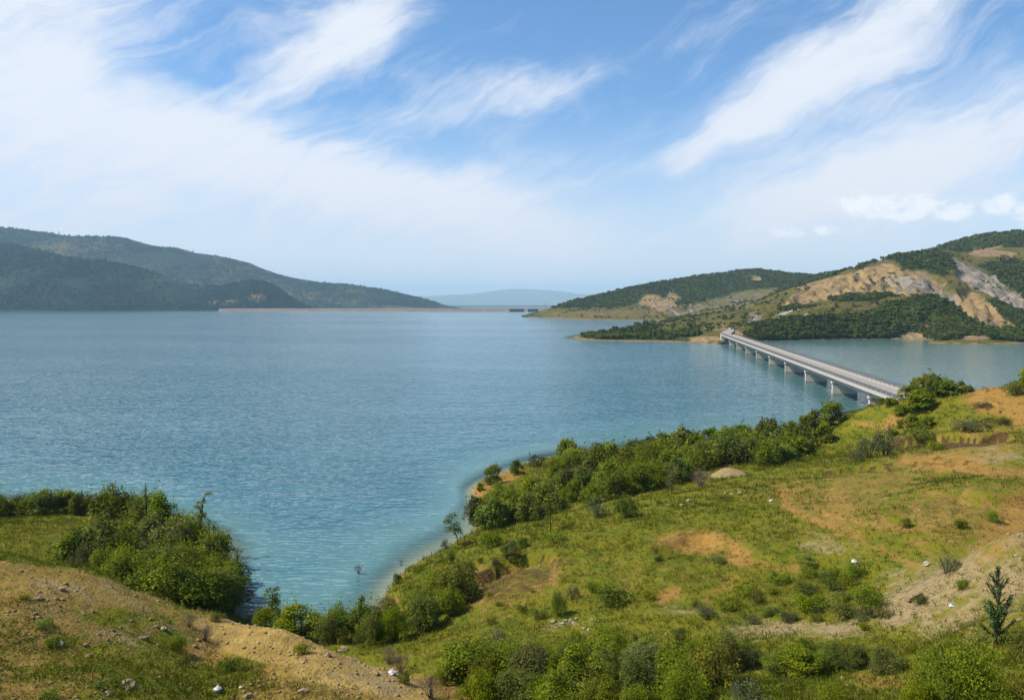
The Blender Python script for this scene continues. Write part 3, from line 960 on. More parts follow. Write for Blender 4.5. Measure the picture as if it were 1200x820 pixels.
# ------------------------------------------------------------------ left hills, far mountains
def hill_sheet(name, label, pts, xr, yr, nx, ny, amp, wl, seed, wood=.95, mat='farhill', bare=()):
    t = TPS(pts, 2e-5)
    X, Y = np.meshgrid(np.linspace(*xr, nx), np.linspace(*yr, ny))
    z = t(X, Y)
    z = z + smooth(0, 60, z) * (fbm(X, Y, wl, 5, seed, .55) * amp - amp * .1 + (ridged(X, Y, wl * 1.6, 3, seed + 5) - .6) * amp * .5)
    z = z + smooth(5, 30, z) * fbm(X, Y, 40, 3, seed + 9) * 4
    w = np.full(X.shape, wood) + fbm(X, Y, 500, 4, seed + 3) * .45
    b = np.zeros(X.shape)
    px, py = project(X, Y, z)
    for cx, cy, rx, ry, a in bare:
        b = np.maximum(b, a * smooth(1.4, .6, np.hypot((px - cx + fbm(X, Y, 120, 3, 7) * 9) / rx, (py - cy + fbm(X, Y, 120, 3, 8) * 4) / ry)))
    b = np.maximum(b, smooth(7, 1, z) * .22)
    ma = np.stack([np.clip(w, 0, 1), b, np.zeros_like(w), np.ones_like(w)], -1).reshape(-1, 4)
    o = obj(name, mesh_np(name, np.stack([X.ravel(), Y.ravel(), z.ravel()], 1), grid_quads(ny, nx), smooth_shade=True, attrs={'ma': ma}), M[mat])
    tag(o, label, kind='structure')
    return t, X, Y, z


ptsB = [at_y(*q) for q in [(-300, 235, 3300), (-150, 255, 3300), (0, 279, 3300), (35, 289, 3280), (70, 302, 3250), (122, 306, 3250), (157, 312, 3230), (210, 326, 3200), (245, 334, 3200), (287, 330, 3250), (310, 335, 3300), (332, 346, 3300), (352, 358, 3300),
                           (0, 320, 2950), (100, 335, 2930), (60, 345, 2830), (160, 345, 2900), (220, 350, 2950), (-150, 330, 2950), (280, 350, 3150)]]
ptsB += [at_z(a, b, 0) for a, b in [(-300, 365), (-100, 365), (0, 365), (100, 364.8), (180, 364.3), (230, 363.6), (270, 362.8), (320, 362.3), (365, 362)]]
ptsB += [(p[0], p[1], z) for p, z in [(at_y(0, 300, 4000), 150), (at_y(150, 300, 3900), 60), (at_y(300, 300, 3800), 10), (at_y(-300, 300, 4200), 200), (at_y(400, 300, 3700), -30), (at_y(380, 360, 3300), -20), (at_y(200, 368, 2300), -30), (at_y(0, 368, 2200), -35), (at_y(-300, 368, 2200), -35)]]
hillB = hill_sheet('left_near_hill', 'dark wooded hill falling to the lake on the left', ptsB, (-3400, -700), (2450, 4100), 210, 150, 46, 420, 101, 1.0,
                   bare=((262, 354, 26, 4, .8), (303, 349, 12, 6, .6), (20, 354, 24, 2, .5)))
ptsA = [at_y(*q) for q in [(-300, 245, 4700), (-100, 262, 4700), (0, 268, 4700), (38, 271.5, 4700), (87, 277, 4680), (130, 284, 4660), (164, 291, 4650), (182, 289.5, 4650), (227, 299, 4650), (280, 312, 4620), (320, 323, 4600), (350, 332.5, 4600), (385, 336.5, 4600), (411, 334.5, 4600), (439, 343, 4560), (475, 354, 4500), (502, 361, 4450),
                           (200, 320, 4350), (300, 340, 4300), (400, 352, 4280), (100, 310, 4350), (0, 300, 4350)]]
ptsA += [at_y(a, 361.5, 4050) for a in (250, 350, 450, 510)]
ptsA += [(p[0], p[1], z) for p, z in [(at_y(0, 300, 5800), 150), (at_y(250, 300, 5700), 60), (at_y(450, 300, 5500), 0), (at_y(560, 361, 4600), -15), (at_y(560, 361, 4050), -15), (at_y(0, 300, 3900), 60), (at_y(-300, 300, 5800), 150), (at_y(300, 300, 3800), -15), (at_y(450, 300, 3850), -20)]]
hillA = hill_sheet('left_far_hill', 'long blue-green hill descending behind the dark left hill', ptsA, (-4600, -150), (3900, 5700), 240, 110, 40, 600, 131, .66,
                   bare=((215, 330, 30, 5, .45), (60, 285, 30, 5, .4), (165, 320, 25, 4, .5), (290, 325, 26, 4, .35)))
ptsD = [at_y(*q) for q in [(300, 352, 27000), (400, 350, 27000), (470, 348, 27000), (515, 346, 27000), (545, 346.5, 26500), (575, 341, 26000), (600, 338.5, 26000), (622, 339.5, 26000), (645, 341, 26000), (670, 344, 26000), (700, 345, 26000), (760, 343, 26500), (850, 340, 27000), (930, 336, 27000)]]
ptsD += [at_y(a, 356, 21000) for a in (250, 400, 550, 700, 850, 1000)] + [at_y(a, 352, 30000) for a in (300, 500, 700, 1000)] + [(q, 12000, -18) for q in (-6000, -2000, 2000, 7000)]
mt = hill_sheet('far_mountains', 'pale blue mountains on the horizon beyond the dam', ptsD, (-9500, 9500), (11500, 30500), 260, 150, 85, 1900, 151, .30)
MT_TOP = float(mt[3].max())
ptsE = [at_y(*q) for q in [(870, 335, 7000), (905, 321, 7000), (930, 319.5, 7000), (950, 321, 7000), (1000, 325, 7000), (1100, 330, 7000), (800, 350, 7000)]] + [at_y(a, 356, 5900) for a in (800, 950, 1100)] + [at_y(a, 356, 8200) for a in (800, 950, 1100)]
hill_sheet('far_right_ridge', 'distant blue ridge glimpsed behind the right hills', ptsE, (1300, 4200), (5700, 8400), 90, 60, 25, 800, 171, .8)

# ------------------------------------------------------------------ ground sheet and lake
bed = MB().box((0, 15000, -27), (61000, 33000, 2))
bm_, T_, o_ = new_mat('valley_soil')
principled(T_, o_, T_.mix(T_.noise(T_.n('ShaderNodeNewGeometry').outputs['Position'], .003, 5, .6), (.10, .11, .035), (.055, .07, .025)), .95)
tag(obj('lake_bed_and_valley_ground', bed.mesh('lake_bed'), bm_), kind='structure')

wxs = np.unique(np.concatenate([np.linspace(-9000, -120, 40), np.arange(-120, 195, 1.0), np.linspace(195, 1500, 160), np.linspace(1500, 9000, 20)]))
wys = np.unique(np.concatenate([np.linspace(-600, 15, 8), np.arange(15, 252, 1.0), np.linspace(252, 545, 25), np.arange(545, 1500, 8.0), np.linspace(1500, 2690, 16)]))
WX, WY = np.meshgrid(wxs, wys)
dep = np.full(WX.shape, 12.0)
m1 = (WX > xs[0]) & (WX < xs[-1]) & (WY > ys[0]) & (WY < ys[-1])
dep[m1] = -ground_z(WX[m1], WY[m1])
m2 = (WX > rxs[0]) & (WX < rxs[-1]) & (WY > rys[0]) & (WY < rys[-1])
dep[m2] = -bil(rxs, rys, RZ, WX[m2], WY[m2])
dep = np.clip(dep, 0, 12)
arm_ = smooth(-50, 45, (WX - 96.2) * BR_N.x + (WY - 241) * BR_N.y + 12 * fbm(WX, WY, 60, 3, 14)) * smooth(680, 600, WY)
wme = mesh_np('lake', np.stack([WX.ravel(), WY.ravel(), np.zeros(WX.size)], 1), grid_quads(*WX.shape), smooth_shade=True, attrs={'depth': dep.ravel(), 'arm': arm_.ravel()})
tag(obj('lake_water', wme, M['water']), 'teal rippled reservoir water', kind='structure')

# ------------------------------------------------------------------ bridge
def build_bridge():
    root = empty('road_bridge', tuple(br(-1, 4.7, 0)))
    tag(root, 'long low concrete road bridge on wall piers crossing the lake arm', 'bridge')
    base = Vector(root.location)
    K0, K1 = -1.72, 8.1
    L = (K1 - K0) * SPAN

    def put(name, mb, mat, parent=root, sm=False):
        me = mb.mesh(name, sm)
        for v in me.vertices:
            v.co = v.co - (base if parent is root else Vector((0, 0, 0)))
        return obj(name, me, mat, parent)

    def prism(mb, o0, o1, z0, z1, k0=K0, k1=K1):
        a, b, c, d = br(k0, o0), br(k0, o1), br(k1, o1), br(k1, o0)
        mb.hexa([(q.x, q.y, z) for z in (z0, z1) for q in (a, b, c, d)])
        return mb
    put('deck_slab', prism(MB(), .12, DECK_W - .12, 5.72, 6.0), M['concrete'])
    put('road_surface', prism(MB(), 1.25, DECK_W - 1.25, 5.995, 6.075), M['asphalt'])
    for a, b in ((.45, 1.25), (DECK_W - 1.25, DECK_W - .45)):
        put('walkway', prism(MB(), a + .003, b - .003, 5.99, 6.22), M['pale_concrete'])
    for a, b in ((0, .45), (DECK_W - .45, DECK_W)):
        put('edge_beam', prism(MB(), a, b, 5.60, 6.36), M['pale_concrete'])
    for o in (1.5, 3.63, 5.77, 7.9):
        g = MB()
        for s in range(-2, 8):
            k0 = max(s + .012, K0); k1 = s + 1 - .012
            if k1 <= K0:
                continue
            prism(g, o - .55, o + .55, 5.50, 5.722, k0, k1)
            prism(g, o - .16, o + .16, 4.55, 5.502, k0, k1)
            prism(g, o - .36, o + .36, 4.30, 4.552, k0, k1)
        put('girder', g, M['concrete'])
    # centre dashes and edge lines
    ln = MB()
    n = int(L / 9)
    for i in range(n):
        k0 = K0 + (i * 9) / SPAN
        a, b, c, d = br(k0, 4.64), br(k0, 4.76), br(k0 + 3 / SPAN, 4.76), br(k0 + 3 / SPAN, 4.64)
        ln.quad(*[(q.x, q.y, 6.08) for q in (a, b, c, d)])
    for o in (1.55, DECK_W - 1.67):
        a, b, c, d = br(K0, o), br(K0, o + .12), br(K1, o + .12), br(K1, o)
        ln.quad(*[(q.x, q.y, 6.08) for q in (a, b, c, d)])
    put('lane_marking', ln, M['paint'])
    # railings on the edge beams, crash barriers beside the road
    for o in (.22, DECK_W - .22):
        r = MB()
        m = int(L / 2.0)
        for i in range(m + 1):
            q = br(K0 + i * 2.0 / SPAN, o)
            r.box((q.x, q.y, 6.90), (.09, .09, 1.10), BR_U)
        for z in (6.72, 7.06, 7.42):
            prism(r, o - .035, o + .035, z, z + .07)
        put('railing', r, M['steel'])
    for o in (1.12, DECK_W - 1.12):
        r = MB()
        for i in range(int(L / 4) + 1):
            q = br(K0 + i * 4 / SPAN, o)
            r.box((q.x, q.y, 6.55), (.10, .12, .68), BR_U)
        s = .07 if o < 4 else -.07
        prism(r, o + s, o + s + .05, 6.62, 6.93)
        put('crash_barrier', r, M['steel'])
    # piers
    for k in range(-1, 8):
        c = br(k, 4.7)
        p = MB().box((c.x, c.y, -4.3), (1.25, 7.2, 15.6), BR_U)
        pr = put('pier', p, M['concrete'])
        cap = MB().box((c.x, c.y, 3.98), (1.6, 7.8, .62), BR_U)
        o = put('pier_cap', cap, M['concrete'], pr)
        for v in o.data.vertices:
            v.co -= base
    for k, s in ((8.03, 1), (-1.66, -1)):
        c = br(k, 4.7)
        a = MB().box((c.x + BR_U.x * s * .9, c.y + BR_U.y * s * .9, 1.2), (1.6, 9.0, 6.1), BR_U)
        for o in (.1, DECK_W - .5):
            q = br(k + s * 3.2 / SPAN, o + .2)
            a.box((q.x, q.y, 2.6), (4.6, .45, 6.2), BR_U)
        put('abutment', a, M['concrete'])


build_bridge()


def ribbon(name, pts, width, mat, zf, label=None, lift=.12, skirt=1.0):
    pts = [Vector(p) for p in pts]
    q = []
    for i in range(len(pts) - 1):
        p0, p1, p2, p3 = pts[max(i - 1, 0)], pts[i], pts[i + 1], pts[min(i + 2, len(pts) - 1)]
        for k in range(10):
            t = k / 10
            q.append(.5 * ((2 * p1) + (p2 - p0) * t + (2 * p0 - 5 * p1 + 4 * p2 - p3) * t * t + (3 * p1 - p0 - 3 * p2 + p3) * t ** 3))
    q.append(pts[-1])
    V = []; Fs = []
    for i, p in enumerate(q):
        d = (q[min(i + 1, len(q) - 1)] - q[max(i - 1, 0)]); d.z = 0; d.normalize()
        nrm = Vector((d.y, -d.x, 0))
        z = p.z if p.z > -50 else None
        a = p - nrm * width / 2; b = p + nrm * width / 2
        zz = p.z if zf is None else max(p.z, float(zf(p.x, p.y)) + lift)
        V += [(a.x, a.y, zz - skirt), (a.x, a.y, zz), (b.x, b.y, zz), (b.x, b.y, zz - skirt)]
    for i in range(len(q) - 1):
        for k in range(3):
            j = i * 4 + k
            Fs.append((j, j + 1, j + 5, j + 4))
    me = bpy.data.meshes.new(name); me.from_pydata(V, [], Fs); me.update()
    return tag(obj(name, me, mat), label, kind='structure')


zr = lambda x, y: bil(rxs, rys, RZ, np.array(x), np.array(y))
e1 = br(8.1, 4.7, 6.075); e2 = br(8.45, 4.7, 6.1)
ribbon('far_approach_road', [e1, e2, (160, 592, 6.3), (174, 630, 6.6), (196, 668, 7.8), (228, 700, 10.6), (262, 724, 13.5)], 7.5, M['asphalt'], zr, 'pale approach road curving off the far end of the bridge')
n1 = br(-1.72, 4.7, 6.075); n2 = br(-1.95, 4.9, 6.05)
zn = lambda x, y: ground_z(np.array(x), np.array(y))
ribbon('near_approach_road', [n1, n2, (94, 163, 6.0), (103, 156, 6.0), (118, 151.5, 6.0), (140, 146, 6.1)], 7.5, M['asphalt'], None, 'approach road behind the bushy hillock')


# ------------------------------------------------------------------ dam and what stands round the far lake
def pos_y(px, py, Y):
    return Vector(at_y(px, py, Y))


DY = 2650.0
dam = MB()
xa, xb = at_y(255, 360, DY)[0], at_y(700, 360, DY)[0]
dam.hexa([(xa, DY - 20, -25), (xb, DY - 20, -25), (xb, DY + 70, -25), (xa, DY + 70, -25), (xa, DY + 14, 9.0), (xb, DY + 14, 9.0), (xb, DY + 26, 9.0), (xa, DY + 26, 9.0)])
droot = empty('earth_dam', (0, DY, 0)); tag(droot, 'long low earth dam closing the far end of the lake', 'dam')
def dput(name, mb, mat, parent=droot):
    me = mb.mesh(name)
    for v in me.vertices:
        v.co -= Vector(droot.location)
    return obj(name, me, mat, parent)
dput('embankment', dam, M['dam'])
dput('crest_wall', MB().box(((xa + xb) / 2, DY + 14.6, 9.4), (xb - xa, .6, 1.0)), M['concrete'])
for i, (p0, p1) in enumerate(((597, 614), (618.5, 631))):
    r = empty('spillway_block', tuple(pos_y((p0 + p1) / 2, 362, DY - 30)))
    r.location.z = 0
    tag(r, ('longer' if i == 0 else 'shorter') + ' dark spillway block standing in the water before the dam', 'spillway', 'spillway blocks at the dam')
    x0, x1 = at_y(p0, 362, DY - 30)[0] - r.location.x, at_y(p1, 362, DY - 30)[0] - r.location.x
    b = MB().box(((x0 + x1) / 2, 0, 6.9), (x1 - x0, 12, 2.2))
    obj('deck', b.mesh('spillway_deck'), M['gate'], r)
    n = 5 if i == 0 else 4
    for k in range(n):
        xx = x0 + 1.4 + (x1 - x0 - 2.8) * k / (n - 1)
        obj('column', MB().box((xx, 0, -3.0), (2.4, 11, 17.6)).mesh('spillway_column'), M['gate'], r)
    obj('gate', MB().box(((x0 + x1) / 2, 2.5, -2.5), (x1 - x0 - 2, .8, 16)).mesh('spillway_gate'), M['hull'], r)


def lattice_mast(name, label, cat, base, h, w, group=None):
    r = empty(name, base)
    tag(r, label, cat, group)
    m = MB()
    for sx, sy in ((-1, -1), (1, -1), (1, 1), (-1, 1)):
        m.tube([(sx * w, sy * w, -2), (sx * w * .25, sy * w * .25, h)], w * .16, w * .13, 4)
    obj('leg_frame', m.mesh('mast_legs'), M['mast'], r)
    b = MB()
    for k in range(7):
        t0, t1 = k / 7, (k + 1) / 7
        a0, a1 = w * (1 - .75 * t0), w * (1 - .75 * t1)
        for (ax, ay), (bx, by) in (((-1, -1), (1, -1)), ((1, -1), (1, 1)), ((1, 1), (-1, 1)), ((-1, 1), (-1, -1))):
            b.tube([(ax * a0, ay * a0, t0 * h), (bx * a1, by * a1, t1 * h)], w * .07, n=3)
    obj('bracing', b.mesh('mast_bracing'), M['mast'], r)
    obj('antenna', MB().tube([(0, 0, h - .5), (0, 0, h * 1.14)], w * .10, w * .05, 5).mesh('antenna'), M['mast'], r)


tA, AX, AY, AZ = hillA
def zA(x, y):
    return float(bil(AX[0], AY[:, 0], AZ, np.array(x), np.array(y)))
for i, (px, h) in enumerate(((55, 27), (61.5, 25), (69, 34))):
    x, y = at_y(px, 270, 4690)[:2]
    lattice_mast('radio_mast', ('leftmost', 'middle', 'tallest, rightmost')[i] + ' of three radio masts on the left far ridge', 'mast', (x, y, zA(x, y)), h, 4.5, 'radio masts on the left ridge')
for i, (px, h) in enumerate(((911, 11), (925, 9))):
    x, y = at_y(px, 318, 1790)[:2]
    lattice_mast('power_pylon', ('taller', 'shorter')[i] + ' thin pylon on the wooded ridge behind the right hill', 'pylon', (x, y, float(zr(x, y))), h, .7, 'pylons on the wooded ridge')
x, y, z = at_y(639, 362, DY + 20)
lattice_mast('dam_tower', 'slim tower standing at the right end of the dam', 'tower', (x, y, 8.5), 20, 2.4)
# small work barge at the foot of the left hill
bx, by, bz = at_z(260, 364.6, 0)
r = empty('work_barge', (bx, by, 0)); tag(r, 'small dark work barge moored at the foot of the left hill', 'barge')
hl = MB(); hl.hexa([(-14, -4, -1.2), (14, -4, -1.2), (14, 4, -1.2), (-14, 4, -1.2), (-17, -4.5, 1.6), (17, -4.5, 1.6), (17, 4.5, 1.6), (-17, 4.5, 1.6)])
obj('hull', hl.mesh('barge_hull'), M['hull'], r)
obj('cabin', MB().box((3, 0, 3.6), (9, 5, 4)).mesh('barge_cabin'), M['hull'], r)
obj('roof', MB().box((3, 0, 5.75), (10, 6, .3)).mesh('barge_roof'), M['palestone'], r)
obj('boom', MB().tube([(-8, 0, 1.5), (-2, 0, 9)], .3, .2, 5).mesh('barge_boom'), M['mast'], r)


# ------------------------------------------------------------------ plant building
def cards(c, nrm, size, rng, aspect=.55, fold=.0):
    """pointed leaf quads at c facing nrm"""
    n = len(c)
    nrm = nrm / (np.linalg.norm(nrm, axis=1, keepdims=True) + 1e-9)
    t = rng.normal(size=(n, 3)); t -= (t * nrm).sum(1, keepdims=True) * nrm
    t /= np.linalg.norm(t, axis=1, keepdims=True) + 1e-9
    b = np.cross(nrm, t)
    L = (size * (0.7 + .6 * rng.random(n)))[:, None]
    W = L * aspect
    V = np.stack([c - t * L * .5, c + b * W * .5 - t * L * .05, c + t * L * .5, c - b * W * .5 - t * L * .05], 1)
    return V.reshape(-1, 3), np.arange(n * 4).reshape(n, 4)


def crown_points(rng, lobes, n):
    """points and outward directions over a set of ellipsoid lobes (centre, radii)"""
    area = np.array([(r[0] * r[1] + r[1] * r[2] + r[0] * r[2]) for _, r in lobes])
    idx = rng.choice(len(lobes), n, p=area / area.sum())
    d = rng.normal(size=(n, 3)); d /= np.linalg.norm(d, axis=1, keepdims=True)
    d[:, 2] = np.where(d[:, 2] < -.35, -d[:, 2] * .6, d[:, 2])
    rad = .55 + .45 * rng.random(n) ** .45 + .12 * rng.normal(size=n) * (rng.random(n) < .25)
    C = np.array([c for c, _ in lobes])[idx]; R = np.array([r for _, r in lobes])[idx]
    return C + d * R * rad[:, None], d, idx


def bush_mesh(seed, nleaf, leaf, w=1.5, h=3.0, upright=.35, nlobe=11, shoots=16):
    rng = np.random.default_rng(seed)
    lobes = []
    for i in range(nlobe):
        a = rng.random() * 6.283; rr = w * .72 * math.sqrt(rng.random())
        top = h * (1 - .55 * (rr / w) ** 1.6) * (.78 + .26 * rng.random())
        r = w * (.30 + .22 * rng.random())
        lobes.append(((rr * math.cos(a), rr * math.sin(a), max(top - r * 1.05, r * .55)), (r, r, r * (1.0 + .35 * rng.random()))))
        if rng.random() < .7:
            lobes.append(((rr * 1.15 * math.cos(a), rr * 1.15 * math.sin(a), r * (.7 + .5 * rng.random())), (r, r, r * 1.05)))
    p, d, idx = crown_points(rng, lobes, nleaf)
    lv = rng.random(len(lobes))
    var = .55 * lv[idx] + .45 * rng.random(nleaf)
    # upright leafy shoots standing out of the top
    sp = []; sd = []
    for k in range(shoots):
        i = rng.integers(len(lobes)); c, r = lobes[i]
        b = np.array(c) + np.array([rng.normal() * r[0] * .5, rng.normal() * r[1] * .5, r[2] * .6])
        dirn = np.array([rng.normal() * .25, rng.normal() * .25, 1.0])
        ln = h * (.12 + .30 * rng.random() ** 1.5)
        for q in range(9):
            sp.append(b + dirn * ln * q / 8 + rng.normal(size=3) * .05 * w); sd.append(rng.normal(size=3) + np.array([0, 0, .3]))
    if sp:
        p = np.concatenate([p, np.array(sp)]); d = np.concatenate([d, np.array(sd)]); var = np.concatenate([var, .4 + .6 * rng.random(len(sp))])
    p[:, 2] = np.maximum(p[:, 2], .04)
    nr = d * .75 + rng.normal(size=d.shape) * .42 + np.array([0, 0, upright])
    V, Fq = cards(p, nr, leaf, rng)
    me = mesh_np('bush_foliage', V, Fq, attrs={'var': np.repeat(var, 4)})
    st = MB()
    for k in range(6):
        a = k * 1.05 + rng.random() * .5
        q = [(0.1 * math.cos(a), .1 * math.sin(a), -.25), (w * .25 * math.cos(a), w * .25 * math.sin(a), h * .35), (w * .5 * math.cos(a + .2), w * .5 * math.sin(a + .2), h * .75)]
        st.tube(q, .05, .015, 5)
    return me, st.mesh('bush_stems')


def twig_mesh(seed, n, w, h):
    rng = np.random.default_rng(seed)
    m = MB()
    for k in range(n):
        a = rng.random() * 6.283; e = rng.random() ** .7
        b = Vector((rng.normal() * .06 * w, rng.normal() * .06 * w, -.1))
        t = Vector((math.cos(a) * w * e * .5, math.sin(a) * w * e * .5, h * (.6 + .4 * rng.random()) * (1 - .35 * e)))
        mid = b.lerp(t, .5) + Vector((rng.normal() * .05, rng.normal() * .05, .1 * h))
        m.tube([b, mid, t], .014, .004, 3)
        for q in range(4):
            s = mid.lerp(t, .15 + .7 * rng.random())
            m.tube([s, s + Vector((rng.normal() * .16 * w, rng.normal() * .16 * w, (.10 + .12 * rng.random()) * h))], .008, .003, 3)
    return m.mesh('twigs')


LODS = {}
for nm, (nl, lf, sh) in {'near': (5600, .125, 30), 'mid': (2600, .20, 20), 'far': (1300, .30, 5)}.items():
    LODS[nm] = [bush_mesh(100 + i * 7 + len(nm), nl, lf, w=(1.45, 1.6, 1.3, 1.7, 1.5, 1.35)[i], h=(3.0, 2.6, 3.3, 2.4, 2.9, 3.1)[i], shoots=sh) for i in range(6)]
LOW = [bush_mesh(300 + i, 1300, .15, w=1.5, h=1.25, nlobe=9, shoots=14) for i in range(4)]
GREY = [bush_mesh(400 + i, 1100, .13, w=1.2, h=1.9, nlobe=8, shoots=26) for i in range(3)]
BIG = [bush_mesh(350 + i, 9000, .085, w=1.6, h=(2.6, 2.0)[i], nlobe=16, shoots=46) for i in range(2)]
TWIG = [twig_mesh(500 + i, 42, 2.0, 2.0) for i in range(3)]
prng = random.Random(5)


def put_bush(x, y, width, height, label, group=None, lib=None, mat='leaf', name='bush', cat='bush', sink=.08, pick=None):
    dist = math.hypot(x, y)
    if lib is None:
        lib = LODS['near' if dist < 82 else 'mid' if dist < 128 else 'far']
    fol, st = pick or lib[prng.randrange(len(lib))]
    bb = BB(fol)
    sx = width / bb[0]; sz = height / bb[1]
    r = empty(name, (x, y, float(ground_z(np.array(x), np.array(y))) - sink * height * .5), (0, 0, prng.random() * 6.283), (sx, sx, sz))
    tag(r, label, cat, group)
    f = obj('foliage', fol, M[mat], r)
    if fol.materials[0] != M[mat]:
        f.material_slots[0].link = 'OBJECT'
        f.material_slots[0].material = M[mat]
    s = obj('stem', st, M['bark'], r)
    return r


_bb = {}
def BB(me):
    if me.name not in _bb:
        c = np.empty(len(me.vertices) * 3, np.float32); me.vertices.foreach_get('co', c); c = c.reshape(-1, 3)
        _bb[me.name] = ((c[:, 0].max() - c[:, 0].min() + c[:, 1].max() - c[:, 1].min()) / 2 * .92, float(np.percentile(c[:, 2], 99.3)))
    return _bb[me.name]


def in_poly(x, y, pts):
    c = False
    for (x1, y1), (x2, y2) in zip(pts, pts[1:] + pts[:1]):
        if (y1 > y) != (y2 > y) and x < (x2 - x1) * (y - y1) / (y2 - y1) + x1:
            c = not c
    return c


def fill(world_poly, spacing, seed, maxn=400, zmin=-.25):
    rg = random.Random(seed)
    xs_ = [p[0] for p in world_poly]; ys_ = [p[1] for p in world_poly]
    out = []
    for _ in range(9000):
        x = rg.uniform(min(xs_), max(xs_)); y = rg.uniform(min(ys_), max(ys_))
        if not in_poly(x, y, world_poly):
            continue
        if float(ground_z(np.array(x), np.array(y))) < zmin:
            continue
        if all((x - a) ** 2 + (y - b) ** 2 > spacing ** 2 for a, b in out):
            out.append((x, y))
            if len(out) >= maxn:
                break
    return out


def wp(pix, z=None):
    return [tuple((on_ground(a, b) if z is None else at_z(a, b, z))[:2]) for a, b in pix]


def thicket(pix, z, spacing, hr, seed, label, group, asp=1.0, lib=None, mat='leaf', name='bush', cat='bush'):
    for x, y in fill(wp(pix, z), spacing, seed):
        h = prng.uniform(*hr) * (1 + .18 * float(fbm(np.array(x), np.array(y), 9, 2, 61)))
        q = prng.random()
        h *= 1.28 if q > .93 else .78 if q < .12 else 1.0
        mt = mat
        if mat == 'leaf':
            mt = 'leaf_olive' if prng.random() < .13 else 'leaf_bright' if prng.random() < .3 else mat
        look = ('tall ' if h > hr[0] + .75 * (hr[1] - hr[0]) else 'short ' if h < hr[0] + .15 * (hr[1] - hr[0]) else '') + {'leaf_olive': 'dull olive', 'leaf_bright': 'yellow-green', 'leaf': 'deep green', 'leaf_grey': 'grey-green'}[mt]
        put_bush(x, y, h * asp * prng.uniform(.8, 1.3), h, look + ' ' + (label(x, y) if callable(label) else label), group, lib=lib, mat=mt, name=name, cat=cat)


def where(x, y, stops, tail):
    p = 600 + F_PX * x / y
    for lim, txt in stops:
        if p < lim:
            return txt + tail
    return stops[-1][1] + tail


thicket([(70, 690), (88, 668), (108, 650), (140, 634), (185, 628), (240, 632), (270, 648), (274, 668), (262, 698), (240, 712), (190, 712), (120, 702)], 2.4, 2.45, (3.0, 4.3), 1,
        lambda x, y: where(x, y, ((110, 'bush on the grass side'), (160, 'bush in the left half'), (215, 'bush in the right half'), (999, 'bush on the water side')), ' of the left shore thicket, ' + ('near' if y < 82 else 'rear') + ' part'), 'bushes of the left shore thicket')
thicket([(-60, 606), (0, 603), (50, 601), (98, 600), (98, 594), (50, 595), (0, 596), (-60, 598)], 1.6, 1.9, (2.2, 3.0), 2,
        'bush in the short row behind the left grass strip', 'bush row by the left water edge')
thicket([(108, 600), (140, 606), (175, 612), (200, 610), (170, 600), (135, 595)], 1.2, 1.8, (2.7, 3.6), 3,
        'bush at the back of the left point against the lake', 'bushes at the back of the left point')
thicket([(305, 738), (335, 752), (380, 765), (430, 775), (470, 765), (520, 752), (550, 738), (548, 722), (500, 722), (455, 735), (410, 748), (350, 742)], .9, 1.9, (2.3, 3.7), 4,
        lambda x, y: where(x, y, ((370, 'bush at the left end'), (450, 'bush in the middle'), (999, 'bush at the slope end')), ' of the inlet clump'), 'bushes at the head of the inlet')
thicket([(535, 808), (575, 792), (620, 782), (700, 780), (760, 784), (800, 782), (850, 786), (868, 800), (830, 830), (760, 850), (640, 845), (560, 835)], None, 1.75, (1.5, 2.7), 5,
        lambda x, y: where(x, y, ((610, 'bush in the left part'), (690, 'bush left of the middle'), (770, 'bush right of the middle'), (2000, 'bush in the right part')), ' of the bottom centre thicket'), 'bushes of the bottom centre thicket', 1.05)
thicket([(860, 784), (900, 776), (960, 774), (1020, 778), (1056, 776), (1050, 787), (980, 788), (900, 792)], None, 1.25, (.9, 1.5), 6,
        lambda x, y: where(x, y, ((930, 'low bush at the left'), (1000, 'low bush in the middle'), (2000, 'low bush at the right')), ' of the band below the gravel strip'), 'low bushes below the gravel strip', 1.4)
thicket([(556, 622), (560, 608), (588, 594), (618, 586), (645, 572), (655, 550), (690, 541), (760, 531), (850, 521), (920, 511), (965, 500), (985, 497), (978, 506), (958, 524), (938, 537), (890, 548), (850, 545), (800, 561), (770, 573), (720, 588), (690, 590), (650, 598), (612, 613)], None, 3.1, (3.0, 4.4), 7,
        lambda x, y: where(x, y, ((610, 'bush by the inlet end'), (670, 'bush behind the small round tree'), (740, 'bush above the lone bushes on the grass'), (810, 'bush left of the sandy heap'), (870, 'bush behind the sandy heap'), (930, 'bush right of the sandy heap'), (2000, 'bush near the bridge end')), ' in the long shore thicket'), 'bushes of the long shore thicket', 1.05)
HILLOCK = [(1032, 146, 1.3, 'low green bush against the bridge deck, leftmost on the hillock'), (1044, 143, 1.6, 'second bush from the left on the hillock, before the deck end'), (1056, 139, 1.7, 'bush at the front left of the hillock'),
           (1064, 144, 2.3, 'bush hiding the very end of the bridge deck'), (1073, 141, 2.8, 'bush left of the tallest one on the hillock'), (1082, 137, 3.2, 'front bush in the middle of the hillock'), (1088, 143, 3.6, 'tallest bush on top of the hillock'),
           (1100, 140, 3.2, 'bush just right of the tallest one on the hillock'), (1112, 138, 2.6, 'round bush on the right shoulder of the hillock'), (1124, 138, 1.9, 'smaller bush at the right end of the hillock row'), (1136, 137, 1.2, 'low dry bush last on the right of the hillock'),
           (1068, 132, 2.6, 'bush low on the front face of the hillock'), (1090, 130, 1.7, 'low bush at the foot of the hillock face'), (1048, 134, 1.2, 'bush beside the ochre patch at the hillock foot'), (1020, 150, .8, 'small bush at the base of the last bridge pier')]
